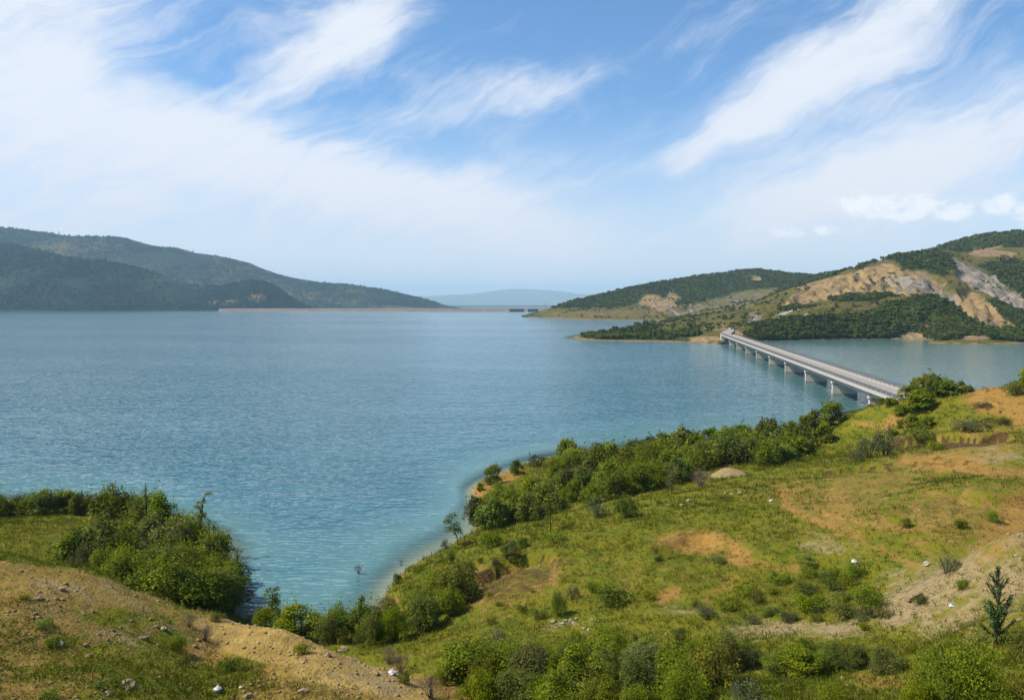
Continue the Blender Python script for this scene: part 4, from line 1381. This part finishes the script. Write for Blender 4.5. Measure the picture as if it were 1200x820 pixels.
for px, Y_, h_, lab in HILLOCK:
    Y_ -= 8.5
    put_bush(ray(px, 470)[0] * Y_, Y_, h_ * 1.45, h_, lab, 'bushes on the hillock by the bridge', mat='leaf_bright' if px % 4 else 'leaf')

# single bushes and shrubs: base pixel, width px, height px
SINGLE = [
    (580, 566, 22, 22, 'round dark green bush at the tip of the small earth point', 'leaf'), (562, 575, 10, 10, 'tiny dark bush at the water on the orange point', 'leaf'),
    (586, 578, 20, 13, 'low dark bush on the water side of the orange point', 'leaf'), (606, 556, 16, 18, 'dark bush second from the tip of the orange point', 'leaf'),
    (631, 546, 24, 15, 'wide low brownish green bush on the shore behind the point', 'leaf_grey'), (665, 537, 24, 24, 'bush with a bare twig on top at the left end of the shore thicket', 'leaf'),
    (735, 606, 28, 27, 'round bush alone on the grass, right of the grey-green one', 'leaf'), (699, 605, 26, 24, 'grey-green bush on the grass at the thicket foot', 'leaf_grey'),
    (651, 635, 30, 14, 'low dark bush at the foot of the small round tree', 'leaf'), (598, 657, 24, 24, 'dark cone-shaped bush on the slope above the inlet', 'leaf'),
    (580, 640, 28, 18, 'dark spreading bush between the leaning tree and the thicket', 'leaf'), (613, 642, 14, 14, 'small sparse bush beside the cone-shaped one', 'leaf'), (527, 661, 11, 18, 'small bush on the slope just below the leaning tree', 'leaf'),
    (522, 643, 11, 12, 'small pale bush left of the leaning tree', 'leaf_grey'), (549, 668, 14, 11, 'low bush in the middle of the inlet slope', 'leaf'), (563, 660, 8, 8, 'tiny bush near the low one on the inlet slope', 'leaf'), (581, 662, 10, 10, 'small sparse bush left of the cone-shaped bush', 'leaf_grey'),
    (514, 681, 14, 13, 'round dark bush low on the inlet slope', 'leaf'), (465, 684, 11, 13, 'dark round bush standing on the inlet lip', 'leaf'), (483, 703, 36, 26, 'leafy bush on the orange inlet bank', 'leaf'), (540, 706, 14, 24, 'dark bush at the left end of the brown scarp', 'leaf'),
    (722, 709, 40, 24, 'wide dark mound-shaped bush in the middle of the slope', 'leaf'), (655, 722, 20, 32, 'tall thin pale green bush left of the mound-shaped one', 'leaf'), (671, 702, 18, 18, 'dark bush behind the thin pale one', 'leaf_grey'),
    (583, 754, 26, 18, 'grey-green shrub on the grass left of the bottom thicket', 'leaf_grey'), (553, 765, 12, 12, 'small weedy shrub left of the grey-green shrub', 'leaf_grey'), (1110, 671, 36, 22, 'pale green tussocky shrub on the gravel slope', 'leaf_grey'),
    (1120, 828, 110, 82, 'large bright green bush at the bottom right below the young pine', 'leaf'), (1160, 832, 60, 46, 'dull green bush right of the large bottom right bush', 'leaf'), (1198, 772, 34, 42, 'green bush cut by the right edge beside the young pine', 'leaf'), (1080, 832, 40, 40, 'small bush in front of the large bottom right bush', 'leaf'),
    (975, 822, 56, 26, 'low round bush at the bottom edge left of the earth patch', 'leaf'), (800, 832, 60, 50, 'pale green bush at the bottom edge of the centre thicket', 'leaf'), (880, 826, 56, 28, 'grey brush at the bottom edge right of the centre thicket', 'leaf_grey'),
    (1018, 536, 28, 26, 'grey-green shrub left of the two on the orange clearing', 'leaf_grey'), (1038, 533, 34, 34, 'taller grey-green shrub on the edge of the orange clearing', 'leaf_grey'), (1003, 542, 16, 14, 'small grey shrub lowest on the edge of the orange clearing', 'leaf_grey'),
    (1098, 527, 20, 11, 'small dark bush in the mouth of the earth bank', 'leaf'), (1188, 463, 22, 16, 'bush on top of the cut slope at the right edge', 'leaf'), (1207, 453, 24, 30, 'taller bush on the cut slope at the right edge', 'leaf'),
    (1150, 478, 24, 8, 'low grey bush along the rim of the notch', 'leaf_grey'), (1135, 500, 46, 9, 'low dark brush below the pale notch', 'leaf_grey'), (1075, 512, 40, 12, 'low brush at the left end of the earth bank', 'leaf'), (1170, 496, 30, 8, 'low dark brush at the right end of the earth bank', 'leaf'),
    (843, 660, 16, 10, 'small bush on the right rim of the orange scarp', 'leaf_grey'), (772, 658, 12, 9, 'small dark bush at the left foot of the orange scarp', 'leaf'), (945, 664, 18, 16, 'dark bush on the bare patch above the brush band', 'leaf'),
    (1125, 618, 16, 11, 'small bush on the brown slope below the track', 'leaf'), (1060, 618, 14, 12, 'small green bush amid the tracks', 'leaf'), (1165, 612, 18, 14, 'dark bush near the yellow cut on the right', 'leaf'),
    (1126, 690, 18, 13, 'small bush on the gravel left of the young pine', 'leaf'), (1080, 708, 20, 10, 'low weedy bush beside the concrete block', 'leaf'), (1014, 724, 22, 16, 'dry brown brush left of the concrete block', 'leaf_grey'), (1013, 738, 12, 9, 'small bush on the gravel strip', 'leaf'),
    (215, 708, 16, 7, 'small tuft of green on the mound crest', 'leaf'), (205, 762, 24, 17, 'green weedy bush between the two mounds', 'leaf'), (216, 780, 16, 14, 'upright green weed at the foot of the sandy mound', 'leaf'), (268, 785, 30, 16, 'bright green weed on the flank of the sandy mound', 'leaf'),
    (356, 765, 20, 13, 'green weed on the crest of the sandy mound', 'leaf'), (60, 757, 22, 9, 'flat green weed on the left mound', 'leaf'), (50, 736, 22, 11, 'green weed patch on the upper left mound', 'leaf'), (116, 806, 20, 10, 'green weed beside the big stones', 'leaf'), (255, 727, 20, 11, 'green weed behind the sandy mound', 'leaf'),
    (474, 800, 18, 14, 'dark green weed by the white bag', 'leaf'), (30, 702, 14, 6, 'small green tuft high on the left mound', 'leaf'), (60, 818, 24, 12, 'green weed at the bottom left edge', 'leaf'),
]
for px, py, w, h, lab, mt in SINGLE:
    x, y, z = on_ground(px, py)
    s = math.hypot(y, 0) / F_PX
    lib = GREY if mt == 'leaf_grey' else (LOW if h < .75 * w else None)
    weed = 'weed' in lab or 'tuft' in lab
    if w >= 56 and mt == 'leaf':
        lib = BIG; mt = 'leaf_bright'
    put_bush(x, y, w * s * 1.05, h * s * 1.05, lab, None, lib, mt, name='weed' if weed else 'bush' if mt == 'leaf' else 'shrub', cat='weed' if weed else 'bush')
# rough brush in the hollow left of the gravel
thicket([(885, 690), (920, 676), (1000, 668), (1030, 690), (1035, 725), (960, 732), (890, 722), (850, 715)], None, 1.6, (.5, 1.15), 9, lambda x, y: where(x, y, ((900, 'low brush at the left'), (960, 'low brush in the middle'), (2000, 'low brush at the right')), ' of the hollow left of the gravel slope'), 'brush in the hollow', 1.7, LOW, name='low_shrub', cat='shrub')
thicket([(820, 716), (870, 712), (1000, 718), (1010, 728), (900, 730), (830, 728)], None, 2.0, (.45, .9), 10, 'low shrub along the upper edge of the gravel strip', 'shrubs along the gravel strip', 1.7, GREY, 'leaf_grey', 'shrub')
thicket([(690, 690), (760, 700), (870, 700), (870, 712), (760, 712), (690, 712)], None, 2.6, (.4, .85), 12, 'small weedy bush along the foot of the middle slope', 'weedy bushes at the slope foot', 1.7, LOW, name='low_shrub', cat='shrub')
thicket([(560, 700), (640, 690), (660, 715), (620, 735), (560, 735)], None, 2.6, (.4, .9), 13, 'small bush on the brown slope below the scarp', 'small bushes below the brown scarp', 1.4, LOW, name='low_shrub', cat='shrub')
thicket([(660, 745), (740, 750), (850, 755), (870, 768), (760, 772), (660, 770)], None, 1.5, (.5, 1.2), 14, 'bush at the back of the bottom centre thicket below the pale stones', 'bushes behind the bottom thicket', 1.4)
thicket([(515, 802), (560, 785), (600, 772), (640, 770), (640, 785), (560, 805)], None, 1.2, (.8, 1.7), 15, 'dark bush at the left end of the bottom centre thicket', 'bushes at the left end of the bottom thicket', 1.2)

# bare twiggy shrubs
for k, (px, py, w, h, lab, z) in enumerate([(821, 572, 30, 28, 'bare purple-grey shrub beside the sandy heap', None), (272, 716, 30, 28, 'bare reddish shrub at the inlet behind the sandy mound', 0.3), (420, 672, 13, 14, 'drowned bare twigs standing in the inlet', 0.0),
                                          (295, 730, 20, 14, 'low bare twigs right of the reddish shrub', .3), (240, 750, 24, 22, 'dry brown weed stalks on the saddle between mounds', None), (222, 735, 18, 20, 'thin dry stalks left of the saddle', None), (505, 818, 36, 34, 'dry brown brush at the end of the sandy mound', None), (470, 790, 30, 30, 'dead brown brush beside the white bag', None),
                                          (278, 655, 16, 20, 'bare twigs hanging over the water at the left point', 0.0), (470, 663, 8, 9, 'tiny bare twigs at the inlet shore', None), (455, 778, 24, 24, 'grey bare twigs at the foot of the inlet bushes', None)]):
    x, y, zz = on_ground(px, py) if z is None else at_z(px, py, z)
    s = y / F_PX
    r = empty('bare_shrub', (x, y, zz - .05), (0, 0, k * 1.3), (w * s / 2.0, w * s / 2.0, h * s / 2.0))
    tag(r, lab, 'bare shrub')
    obj('twigs', TWIG[k % 3], M['deadwood'], r)
    obj('stem', MB().tube([(0, 0, -.3), (.03, 0, .4), (.0, .04, .8)], .03, .015, 5).mesh('twig_stem'), M['deadwood'], r)


# ------------------------------------------------------------------ small trees
def small_tree(px, py, hpx, wpx, label, lean=0.0, crown0=.35, seed=1, mat='leaf', dens=900, name='tree', zz=None):
    x, y, z = on_ground(px, py) if zz is None else at_z(px, py, zz)
    z = float(ground_z(np.array(x), np.array(y)))
    s = y / F_PX
    h, w = hpx * s, wpx * s
    rng = np.random.default_rng(seed)
    r = empty(name, (x, y, z))
    tag(r, label, 'tree')
    tx = lean * h
    path = [Vector((0, 0, -.3)), Vector((tx * .15, 0, h * .25)), Vector((tx * .55, .02, h * .6)), Vector((tx, 0, h * .95))]
    obj('trunk', MB().tube(path, h * .022, h * .006, 7).mesh('trunk', True), M['bark'], r)
    lobes = []
    for k in range(11):
        t = crown0 + (1 - crown0) * rng.random()
        b = Vector((0, 0, 0)).lerp(Vector((tx, 0, h)), t)
        a = rng.random() * 6.283; rr = w * .34 * (1 - .5 * abs(t - crown0 - .3)) * rng.random() ** .5
        rad = w * (.16 + .12 * rng.random())
        c = b + Vector((rr * math.cos(a), rr * math.sin(a), 0))
        lobes.append(((c.x, c.y, c.z), (rad, rad, rad * .85)))
        obj('limb', MB().tube([tuple(b - Vector((0, 0, h * .12))), tuple(b.lerp(c, .5)), tuple(c)], h * .009, h * .003, 4).mesh('limb'), M['bark'], r)
    p, d, idx = crown_points(rng, lobes, dens)
    V, Fq = cards(np.repeat(p, 2, 0) + rng.normal(size=(len(p) * 2, 3)) * .06, np.repeat(d, 2, 0) + rng.normal(size=(len(p) * 2, 3)) * .7, .13, rng)
    obj('crown', mesh_np('crown', V, Fq, attrs={'var': np.repeat(.5 * rng.random(len(lobes))[idx] + .5 * rng.random(len(p)), 8)}), M[mat], r)


small_tree(537, 638, 32, 26, 'small tree leaning left over the water on the inlet slope', -.28, .35, 21)
small_tree(645, 624, 38, 24, 'small round-headed tree on a thin trunk above its low bush', 0, .42, 22)
small_tree(787, 578, 30, 18, 'thin sparse sapling on the grass left of the bare shrub', 0, .35, 23, 'leaf_grey', 600)
small_tree(232, 642, 68, 20, 'slim sapling rising above the right of the left thicket', .12, .45, 24, 'leaf', 700, zz=1.2)
small_tree(172, 622, 60, 16, 'thin twiggy sapling rising above the back of the left thicket', 0, .5, 25, 'leaf', 420, zz=1.2)
small_tree(318, 745, 52, 28, 'dark upright sapling at the left end of the inlet bushes', .05, .3, 26, 'leaf', 900, zz=.6)
small_tree(420, 762, 58, 14, 'slim sapling poking out of the inlet bushes', .05, .3, 27, 'leaf', 260, zz=1.2)


def young_pine(px, py, hpx, wpx):
    x, y, z = on_ground(px, py)
    s = y / F_PX
    h, w = hpx * s, wpx * s
    r = empty('young_pine', (x, y, z - .05))
    tag(r, 'young pine with upswept branches on the gravel at lower right', 'pine tree')
    obj('trunk', MB().tube([(0, 0, -.3), (.04, .02, h * .4), (.02, 0, h * .97)], h * .016, h * .005, 7).mesh('pine_trunk', True), M['bark'], r)
    rng = np.random.default_rng(5)
    bms = []
    for v in range(4):
        p = []; d = []
        for k in range(130):
            t = .10 + .9 * rng.random()
            p.append((t, rng.normal() * .035, .28 * t * t + rng.normal() * .035)); d.append(rng.normal(size=3))
        V, Fq = cards(np.array(p), np.array(d), .17, rng, .22)
        bm = mesh_np('pine_branch', V, Fq, attrs={'var': rng.random(len(V) // 4).repeat(4)})
        twig = MB().tube([(0, 0, 0), (.5, 0, .08), (.95, 0, .26)], .018, .006, 4).mesh('pine_twig')
        bms.append((bm, twig))
    n = 34
    for k in range(n):
        t = .10 + .80 * k / n
        L = w * .60 * (1 - .72 * t) * rng.uniform(.45, 1.3)
        bm, tw = bms[k % 4]
        b = obj('branch', bm, M['needle'], r)
        b.location = (.02, .01, h * t); b.rotation_euler = (0, -rng.uniform(.3, .95), k * 2.4 + rng.random()); b.scale = (L, L * 1.15, L)
        obj('branch_wood', tw, M['bark'], b)
    p = []; d = []
    for k in range(130):
        p.append((rng.normal() * .045, rng.normal() * .045, h * (.66 + .36 * rng.random()))); d.append(rng.normal(size=3))
    V, Fq = cards(np.array(p), np.array(d), .19, rng, .2)
    obj('leader_shoot', mesh_np('pine_leader', V, Fq, attrs={'var': rng.random(len(V) // 4).repeat(4)}), M['needle'], r)


young_pine(1167, 756, 96, 62)


# ------------------------------------------------------------------ ground cover (nobody could count it)
def spread(V, Fc, pos, yaw, sc, extra=None):
    """copies of a template at pos, one mesh"""
    n, k = len(pos), len(V)
    c, s = np.cos(yaw)[:, None], np.sin(yaw)[:, None]
    if np.ndim(sc) == 1:
        sc = np.stack([sc, sc, sc], 1)
    x = V[None, :, 0] * sc[:, 0:1]; y = V[None, :, 1] * sc[:, 1:2]; z = V[None, :, 2] * sc[:, 2:3]
    out = np.stack([x * c - y * s + pos[:, 0:1], x * s + y * c + pos[:, 1:2], z + pos[:, 2:3]], -1).reshape(-1, 3)
    Fo = (Fc[None] + (np.arange(n) * k)[:, None, None]).reshape(-1, Fc.shape[1])
    return out, Fo


def frustum_points(n, seed, y0=26, y1=215, power=1.0):
    rg = np.random.default_rng(seed)
    u = rg.random(n)
    Y = y0 * (y1 / y0) ** u if power == 1 else y0 + (y1 - y0) * u
    X = Y * rg.uniform(-.70, .70, n)
    m = (X > xs[0] + 1) & (X < xs[-1] - 1)
    X, Y = X[m], Y[m]
    return X, Y, ground_z(X, Y), rg


def grass_cover(name, label, n, seed, keep, mat, blades, hgt, wid):
    X, Y, Z, rg = frustum_points(n, seed)
    k = keep(X, Y, Z) > rg.random(len(X))
    X, Y, Z = X[k], Y[k], Z[k]
    tv = []; tf = []
    r2 = np.random.default_rng(seed + 1)
    for b in range(blades):
        a = r2.random() * 6.283; ox, oy = r2.normal() * .12, r2.normal() * .12
        lx, ly = r2.normal() * .16, r2.normal() * .16
        hh = hgt * r2.uniform(.6, 1.2)
        i = len(tv)
        tv += [(ox - wid * math.cos(a), oy - wid * math.sin(a), -.03), (ox + wid * math.cos(a), oy + wid * math.sin(a), -.03), (ox + lx, oy + ly, hh)]
        tf.append((i, i + 1, i + 2))
    pos = np.stack([X, Y, Z], 1)
    sc = (.6 + .8 * rg.random(len(X))) * np.clip(Y / 70, .8, 1.8)
    V, Fo = spread(np.array(tv), np.array(tf), pos, rg.random(len(X)) * 6.283, sc)
    patch = np.clip(.5 + .6 * fbm(X, Y, 7, 3, 19) + .25 * rg.normal(size=len(X)), 0, 1)
    o = obj(name, mesh_np(name, V, Ft=Fo, attrs={'var': np.repeat(patch, len(tv))}), M[mat])
    tag(o, label, 'grass', kind='stuff')


def keep_grass(X, Y, Z):
    l = field(lush, X, Y) - .9 * field(earth, X, Y) - 1.0 * field(gravel, X, Y) - field(sand, X, Y) - .5 * field(dark, X, Y)
    return np.where(Z > .25, np.clip(l * .95 + .35 * fbm(X, Y, 5, 3, 23), 0, 1), 0)


def keep_dry(X, Y, Z):
    l = (1.05 - field(lush, X, Y)) * .7 + .25 * field(earth, X, Y) + .12 - .8 * field(sand, X, Y) - .5 * field(gravel, X, Y)
    return np.where(Z > .25, np.clip(l * .8 + .4 * fbm(X, Y, 6, 3, 29), 0, 1), 0)


grass_cover('grass', 'short yellow-green grass over the near shore', 100000, 61, keep_grass, 'grass', 6, .24, .030)
grass_cover('dry_grass', 'dry straw-coloured grass on the mounds and bare slopes', 42000, 67, keep_dry, 'drygrass', 6, .20, .026)

# low leafy weeds
rgw = np.random.default_rng(3)
p = rgw.normal(size=(30, 3)) * np.array([.24, .24, .08]) + np.array([0, 0, .12])
WV, WF = cards(p, rgw.normal(size=(30, 3)) + np.array([0, 0, .8]), .10, rgw, .5)
X, Y, Z, rg = frustum_points(13000, 71, 26, 150)
kk = (np.clip(.30 * field(lush, X, Y) + .55 * fbm(X, Y, 11, 4, 73) + .10 - .4 * field(sand, X, Y) - .2 * field(gravel, X, Y), 0, 1) > rg.random(len(X))) & (Z > .3)
X, Y, Z = X[kk], Y[kk], Z[kk]
V, Fo = spread(WV, WF, np.stack([X, Y, Z], 1), rg.random(len(X)) * 6.283, .5 + 1.0 * rg.random(len(X)) ** 2)
tag(obj('low_weeds', mesh_np('low_weeds', V, Fo, attrs={'var': np.repeat(np.clip(rg.random(len(X)) * .7, 0, 1), len(WV))}), M['grass']), 'low green weeds scattered through the grass', 'weeds', kind='stuff')


def stone_template(seed, sub=1):
    import bmesh
    bm = bmesh.new()
    bmesh.ops.create_icosphere(bm, subdivisions=sub, radius=.5)
    rg = np.random.default_rng(seed)
    for v in bm.verts:
        v.co *= 1 + rg.normal() * .16
        v.co.x *= 1.25; v.co.z *= .62
    for k in range(3):
        n = Vector(rg.normal(size=3)).normalized()
        for v in bm.verts:
            dd = v.co.dot(n) - .34
            if dd > 0:
                v.co -= n * dd * .9
    V = np.array([v.co[:] for v in bm.verts]); Fc = np.array([[q.index for q in f.verts] for f in bm.faces])
    bm.free()
    return V, Fc


def gravel_cover(name, label, n, seed, keep, mat, smin, smax, y1=120):
    X, Y, Z, rg = frustum_points(n, seed, 26, y1)
    k = (keep(X, Y) > rg.random(len(X))) & (Z > .1)
    X, Y, Z = X[k], Y[k], Z[k]
    V0, F0 = stone_template(seed, 1)
    s = smin + (smax - smin) * rg.random(len(X)) ** 4
    V, Fo = spread(V0[:12] if False else V0, F0, np.stack([X, Y, Z + s * .08], 1), rg.random(len(X)) * 6.283, s)
    o = obj(name, mesh_np(name, V, Ft=Fo), M[mat])
    tag(o, label, 'stones', kind='stuff')


gravel_cover('gravel_stones', 'loose stones and rubble over the gravel slope', 9000, 81, lambda X, Y: np.clip(field(gravel, X, Y) * 1.1 - .2 + .5 * fbm(X, Y, 5, 3, 27), 0, 1) + field(sand, X, Y) * .3, 'stone', .05, .34, 95)
gravel_cover('mound_stones', 'scattered brown stones on the grass and mounds', 5200, 83, lambda X, Y: .05 + .42 * field(mound, X, Y) + .2 * field(earth, X, Y), 'stone', .06, .30, 110)
gravel_cover('pale_rubble', 'scattered pale chips of stone and litter', 2600, 85, lambda X, Y: .02 + .42 * field(gravel, X, Y) + .12 * field(mound, X, Y), 'palestone', .05, .24, 110)

gravel_cover('soil_clods', 'crumbled clods of ochre soil on the bare banks and mounds', 15000, 87, lambda X, Y: np.clip(.75 * field(sand, X, Y) + .7 * field(earth, X, Y) + .30 * field(mound, X, Y) + .3 * field(dark, X, Y), 0, 1), 'sand', .05, .26, 120)

# stones that stand out one by one
STONES = [(150, 806, 22, 'largest tan boulder at the bottom of the left mound', 'stone'), (127, 814, 14, 'tan upright boulder left of the largest one', 'stone'), (72, 691, 9, 'small tan stone high on the left mound', 'stone'), (45, 702, 11, 'dark flat stone on the left mound', 'stone'), (191, 738, 8, 'grey stone on the green patch of the left mound', 'palestone'),
          (168, 749, 11, 'pair-forming tan stone in the saddle, left', 'stone'), (70, 756, 13, 'flat pale slab lying on the left mound', 'palestone'), (103, 770, 10, 'reddish stone in the middle of the left mound', 'stone'), (355, 812, 12, 'pale tan stone at the foot of the sandy mound', 'stone'), (384, 768, 11, 'tan stone on the sandy mound crest', 'stone'), (403, 762, 13, 'dark blocky stone on the crest of the sandy mound', 'stone'), (440, 790, 10, 'tan stone left of the white bag', 'stone'), (290, 817, 12, 'tan stone at the bottom edge near the litter', 'stone'),
          (1085, 662, 10, 'pale boulder at the top of the gravel slope', 'palestone')]
SM = [bpy.data.meshes.new('stone') for _ in range(3)]
for k, me in enumerate(SM):
    V0, F0 = stone_template(900 + k, 2)
    me.from_pydata(V0.tolist(), [], F0.tolist()); me.update()
def put_stone(px, py, w, lab, mt, group=None, k=[0], name='stone'):
    x, y, z = on_ground(px, py)
    s = w * y / F_PX / 1.15
    k[0] += 1
    me = SM[k[0] % 3]
    if me.materials and me.materials[0] != M[mt]:
        me = me.copy(); me.materials.clear()
    o = obj(name, me, M[mt])
    o.location = (x, y, z + s * .12); o.scale = (s, s, s * 1.1); o.rotation_euler = (prng.uniform(-.3, .3), prng.uniform(-.3, .3), prng.random() * 6.28)
    tag(o, lab, 'stone', group)
for q in STONES:
    put_stone(*q)
for px, py, w in ((648, 729, 7), (662, 728, 6), (668, 727, 6), (676, 725, 5), (684, 737, 6), (690, 738, 5), (659, 731, 5), (672, 730, 5)):
    put_stone(px, py, w, 'white stone in the pale cluster behind the bottom thicket', 'palestone', 'white stones of the pale cluster')
for px, py, w in ((799, 592, 5), (806, 587, 5), (850, 578, 4), (857, 579, 4), (867, 578, 5), (783, 592, 4), (878, 586, 4)):
    put_stone(px, py, w, 'small pale stone lying on the open grass', 'palestone', 'pale stones on the open grass')

# heap of tipped sand on the grass
x, y, z = on_ground(853, 558)
ang = np.linspace(0, 2 * math.pi, 49)[:-1]; rr = np.linspace(0, 1, 17)
HA, HRr = np.meshgrid(ang, rr)
hx_ = HRr * np.cos(HA) * 2.9; hy_ = HRr * np.sin(HA) * 2.2
hz_ = 1.15 * (1 - HRr ** 1.5) * (1 + .16 * fbm(hx_ + 5, hy_, 1.2, 3, 5)) + .10 * fbm(hx_, hy_ + 9, .5, 3, 6) - .12 * HRr
iq = np.arange(17 * 48).reshape(17, 48)
hq = np.stack([iq[:-1], np.roll(iq[:-1], -1, 1), np.roll(iq[1:], -1, 1), iq[1:]], -1).reshape(-1, 4)
hz_ = hz_ + ground_z(x + hx_, y + hy_) - z
o = obj('sand_heap', mesh_np('sand_heap', np.stack([hx_.ravel(), hy_.ravel(), hz_.ravel()], 1), hq[48:], np.array([(0, iq[1, (k + 1) % 48], iq[1, k]) for k in range(48)])[:, ::-1], smooth_shade=True), M['sand'])
o.location = (x, y, z)
tag(o, 'low heap of tipped sand on the grass before the shore thicket', 'sand heap')

# litter
def bag(px, py, w, lab, seed, cat='bag', name='plastic_bag'):
    x, y, z = on_ground(px, py)
    s = .82 * w * y / F_PX
    import bmesh
    bm = bmesh.new(); bmesh.ops.create_icosphere(bm, subdivisions=3, radius=.5)
    rg = random.Random(seed)
    for v in bm.verts:
        q = np.array([v.co.x * 2.4 + seed, v.co.y * 2.4 + v.co.z * 2])
        f = float(fbm(q[0:1], q[1:2], .8, 3, seed)[0])
        v.co *= 1 + .34 * f
        v.co.z *= .62
        if v.co.z > .12 and math.hypot(v.co.x - .1, v.co.y) < .18:
            v.co.z += .16
    me = bpy.data.meshes.new(name); bm.to_mesh(me); bm.free()
    o = obj(name, me, M['plastic'])
    o.location = (x, y, z + s * .2); o.scale = (s, s, s); o.rotation_euler = (0, 0, rg.random() * 6)
    tag(o, lab, cat)


bag(460, 790, 12, 'white plastic bag on the end of the sandy mound', 3)
bag(255, 809, 12, 'white crumpled sheet on the grass below the sandy mound', 4, 'litter', 'crumpled_plastic')
bag(1001, 660, 9, 'white sack on the grass above the gravel slope', 5, 'sack', 'plastic_sack')
bag(904, 588, 7, 'white bag lying on the track side of the open grass', 6)
bag(1115, 712, 8, 'white bag on the gravel left of the young pine', 7)
bag(282, 806, 6, 'small white scrap right of the crumpled sheet', 8, 'litter', 'plastic_scrap')
# broken concrete block on the gravel
x, y, z = on_ground(1070, 702)
s = y / F_PX
r = MB().hexa([(-.62, -.35, -.2), (.62, -.35, -.2), (.62, .35, -.2), (-.62, .35, -.2), (-.55, -.32, .05), (.60, -.32, .42), (.60, .32, .42), (-.55, .32, .05)])
o = obj('concrete_block', r.mesh('concrete_block'), M['stone']); o.location = (x, y, z + .15); o.scale = (.75, .75, .75); o.rotation_euler = (.05, -.08, .15)
tag(o, 'wedge of broken grey concrete lying on the gravel slope', 'concrete block')
x, y, z = on_ground(1030, 720)
o = obj('concrete_slab', MB().box((0, 0, .08), (.55, .35, .16)).mesh('concrete_slab'), M['palestone']); o.location = (x, y, z); o.rotation_euler = (.1, .05, .3)
tag(o, 'small pale slab at the left of the gravel slope', 'slab')


# ------------------------------------------------------------------ far woods
def tree_template(seed, n, flat=.9):
    rg = np.random.default_rng(seed)
    d = rg.normal(size=(n, 3)); d /= np.linalg.norm(d, axis=1, keepdims=True); d[:, 2] = np.abs(d[:, 2]) * 1.0 - .15
    p = d * np.array([.5, .5, .5 * flat]) * (.72 + .3 * rg.random((n, 1))) + np.array([0, 0, .42])
    return cards(p, d + rg.normal(size=d.shape) * .4, .52, rg, .8)


def wood(name, label, X, Y, Z, size, seed, n, mat='canopy'):
    rg = np.random.default_rng(seed)
    tv, tf = tree_template(seed, n)
    sc = size * (.42 + 1.1 * rg.random(len(X)) ** 1.6)
    V, Fo = spread(tv, tf, np.stack([X, Y, Z - sc * .12], 1), rg.random(len(X)) * 6.283, np.stack([sc, sc, sc * (.8 + .4 * rg.random(len(X)))], 1))
    leafv = np.repeat(rg.random(len(X) * n), 4) * .28 + .08
    tv_ = np.repeat(np.clip(.3 + .35 * fbm(X, Y, 60, 3, seed) + .3 * rg.random(len(X)), 0, 1), len(tv)) * .7
    o = obj(name, mesh_np(name, V, Fo, attrs={'var': np.clip(leafv + tv_ - .1, 0, 1)}), M[mat])
    tag(o, label, 'woodland', kind='stuff')


rg = np.random.default_rng(91)
def scatter_r(n, y0, y1, thr):
    Y = rg.uniform(y0, y1, n); X = Y * rg.uniform(.05, .72, n)
    w = bil(rxs, rys, r_wood, X, Y) - 1.25 * np.maximum(bil(rxs, rys, r_bare, X, Y), bil(rxs, rys, r_grey, X, Y))
    w = w + .65 * fbm(X, Y, 30, 3, 93) + .35 * (rg.random(n) - .5)
    z = bil(rxs, rys, RZ, X, Y)
    k = (w > thr) & (z > .6)
    return X[k], Y[k], z[k]
X, Y, Z = scatter_r(52000, 560, 900, .46)
wood('hillside_scrub', 'dense green scrub woodland on the slope behind the bridge', X, Y, Z, 4.2, 201, 13)
X, Y, Z = scatter_r(40000, 900, 1900, .38)
wood('ridge_woodland', 'dark woodland over the right ridges', X, Y, Z, 5.4, 202, 7)
Y = np.concatenate([rg.uniform(620, 1080, 4200), rg.uniform(1080, 1700, 5200)]); X = Y * np.concatenate([rg.uniform(.08, .7, 4200), rg.uniform(.05, .36, 5200)]); Z = bil(rxs, rys, RZ, X, Y)
k = (Z > 2) & (fbm(X, Y, 40, 3, 99) + .6 * rg.random(len(X)) > .42)
wood('scattered_scrub', 'scattered shrubs on the grass and bare badlands of the right hill', X[k], Y[k], Z[k], 3.2, 203, 10)
tB, BX, BY, BZ = hillB
def scatter_l(HX, HY, HZ, n, y0, y1, a0, a1):
    Y = rg.uniform(y0, y1, n); X = Y * rg.uniform(a0, a1, n)
    k = (X > HX[0, 0] + 5) & (X < HX[0, -1] - 5)
    X, Y = X[k], Y[k]
    z = bil(HX[0], HY[:, 0], HZ, X, Y)
    k = (z > 4) & (fbm(X, Y, 260, 4, 97) + .5 * rg.random(len(X)) > .06)
    return X[k], Y[k], z[k]
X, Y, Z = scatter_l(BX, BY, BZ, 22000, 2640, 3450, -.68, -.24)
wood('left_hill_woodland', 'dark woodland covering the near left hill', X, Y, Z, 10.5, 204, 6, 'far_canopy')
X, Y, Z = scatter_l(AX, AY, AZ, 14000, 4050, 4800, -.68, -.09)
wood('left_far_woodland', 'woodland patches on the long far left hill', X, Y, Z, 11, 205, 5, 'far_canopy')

# ------------------------------------------------------------------ haze
top = max(float(BZ.max()), float(AZ.max()), 330.0) + 60
top = max(top, MT_TOP + 40)
hz = MB().box((0, 15000, (top - 29) / 2), (62000, 34000, top + 29))
hm, T_, o_ = new_mat('haze_air')
pv = T_.n('ShaderNodeVolumePrincipled')
pv.inputs['Color'].default_value = (.53, .77, .98, 1)
pv.inputs['Density'].default_value = 6.6e-5
pv.inputs['Anisotropy'].default_value = 0.0
T_.t.links.new(pv.outputs[0], o_.inputs['Volume'])
ho = obj('haze', hz.mesh('haze'), hm)
tag(ho, kind='stuff')
ho['label'] = 'thin blue summer haze over the lake'
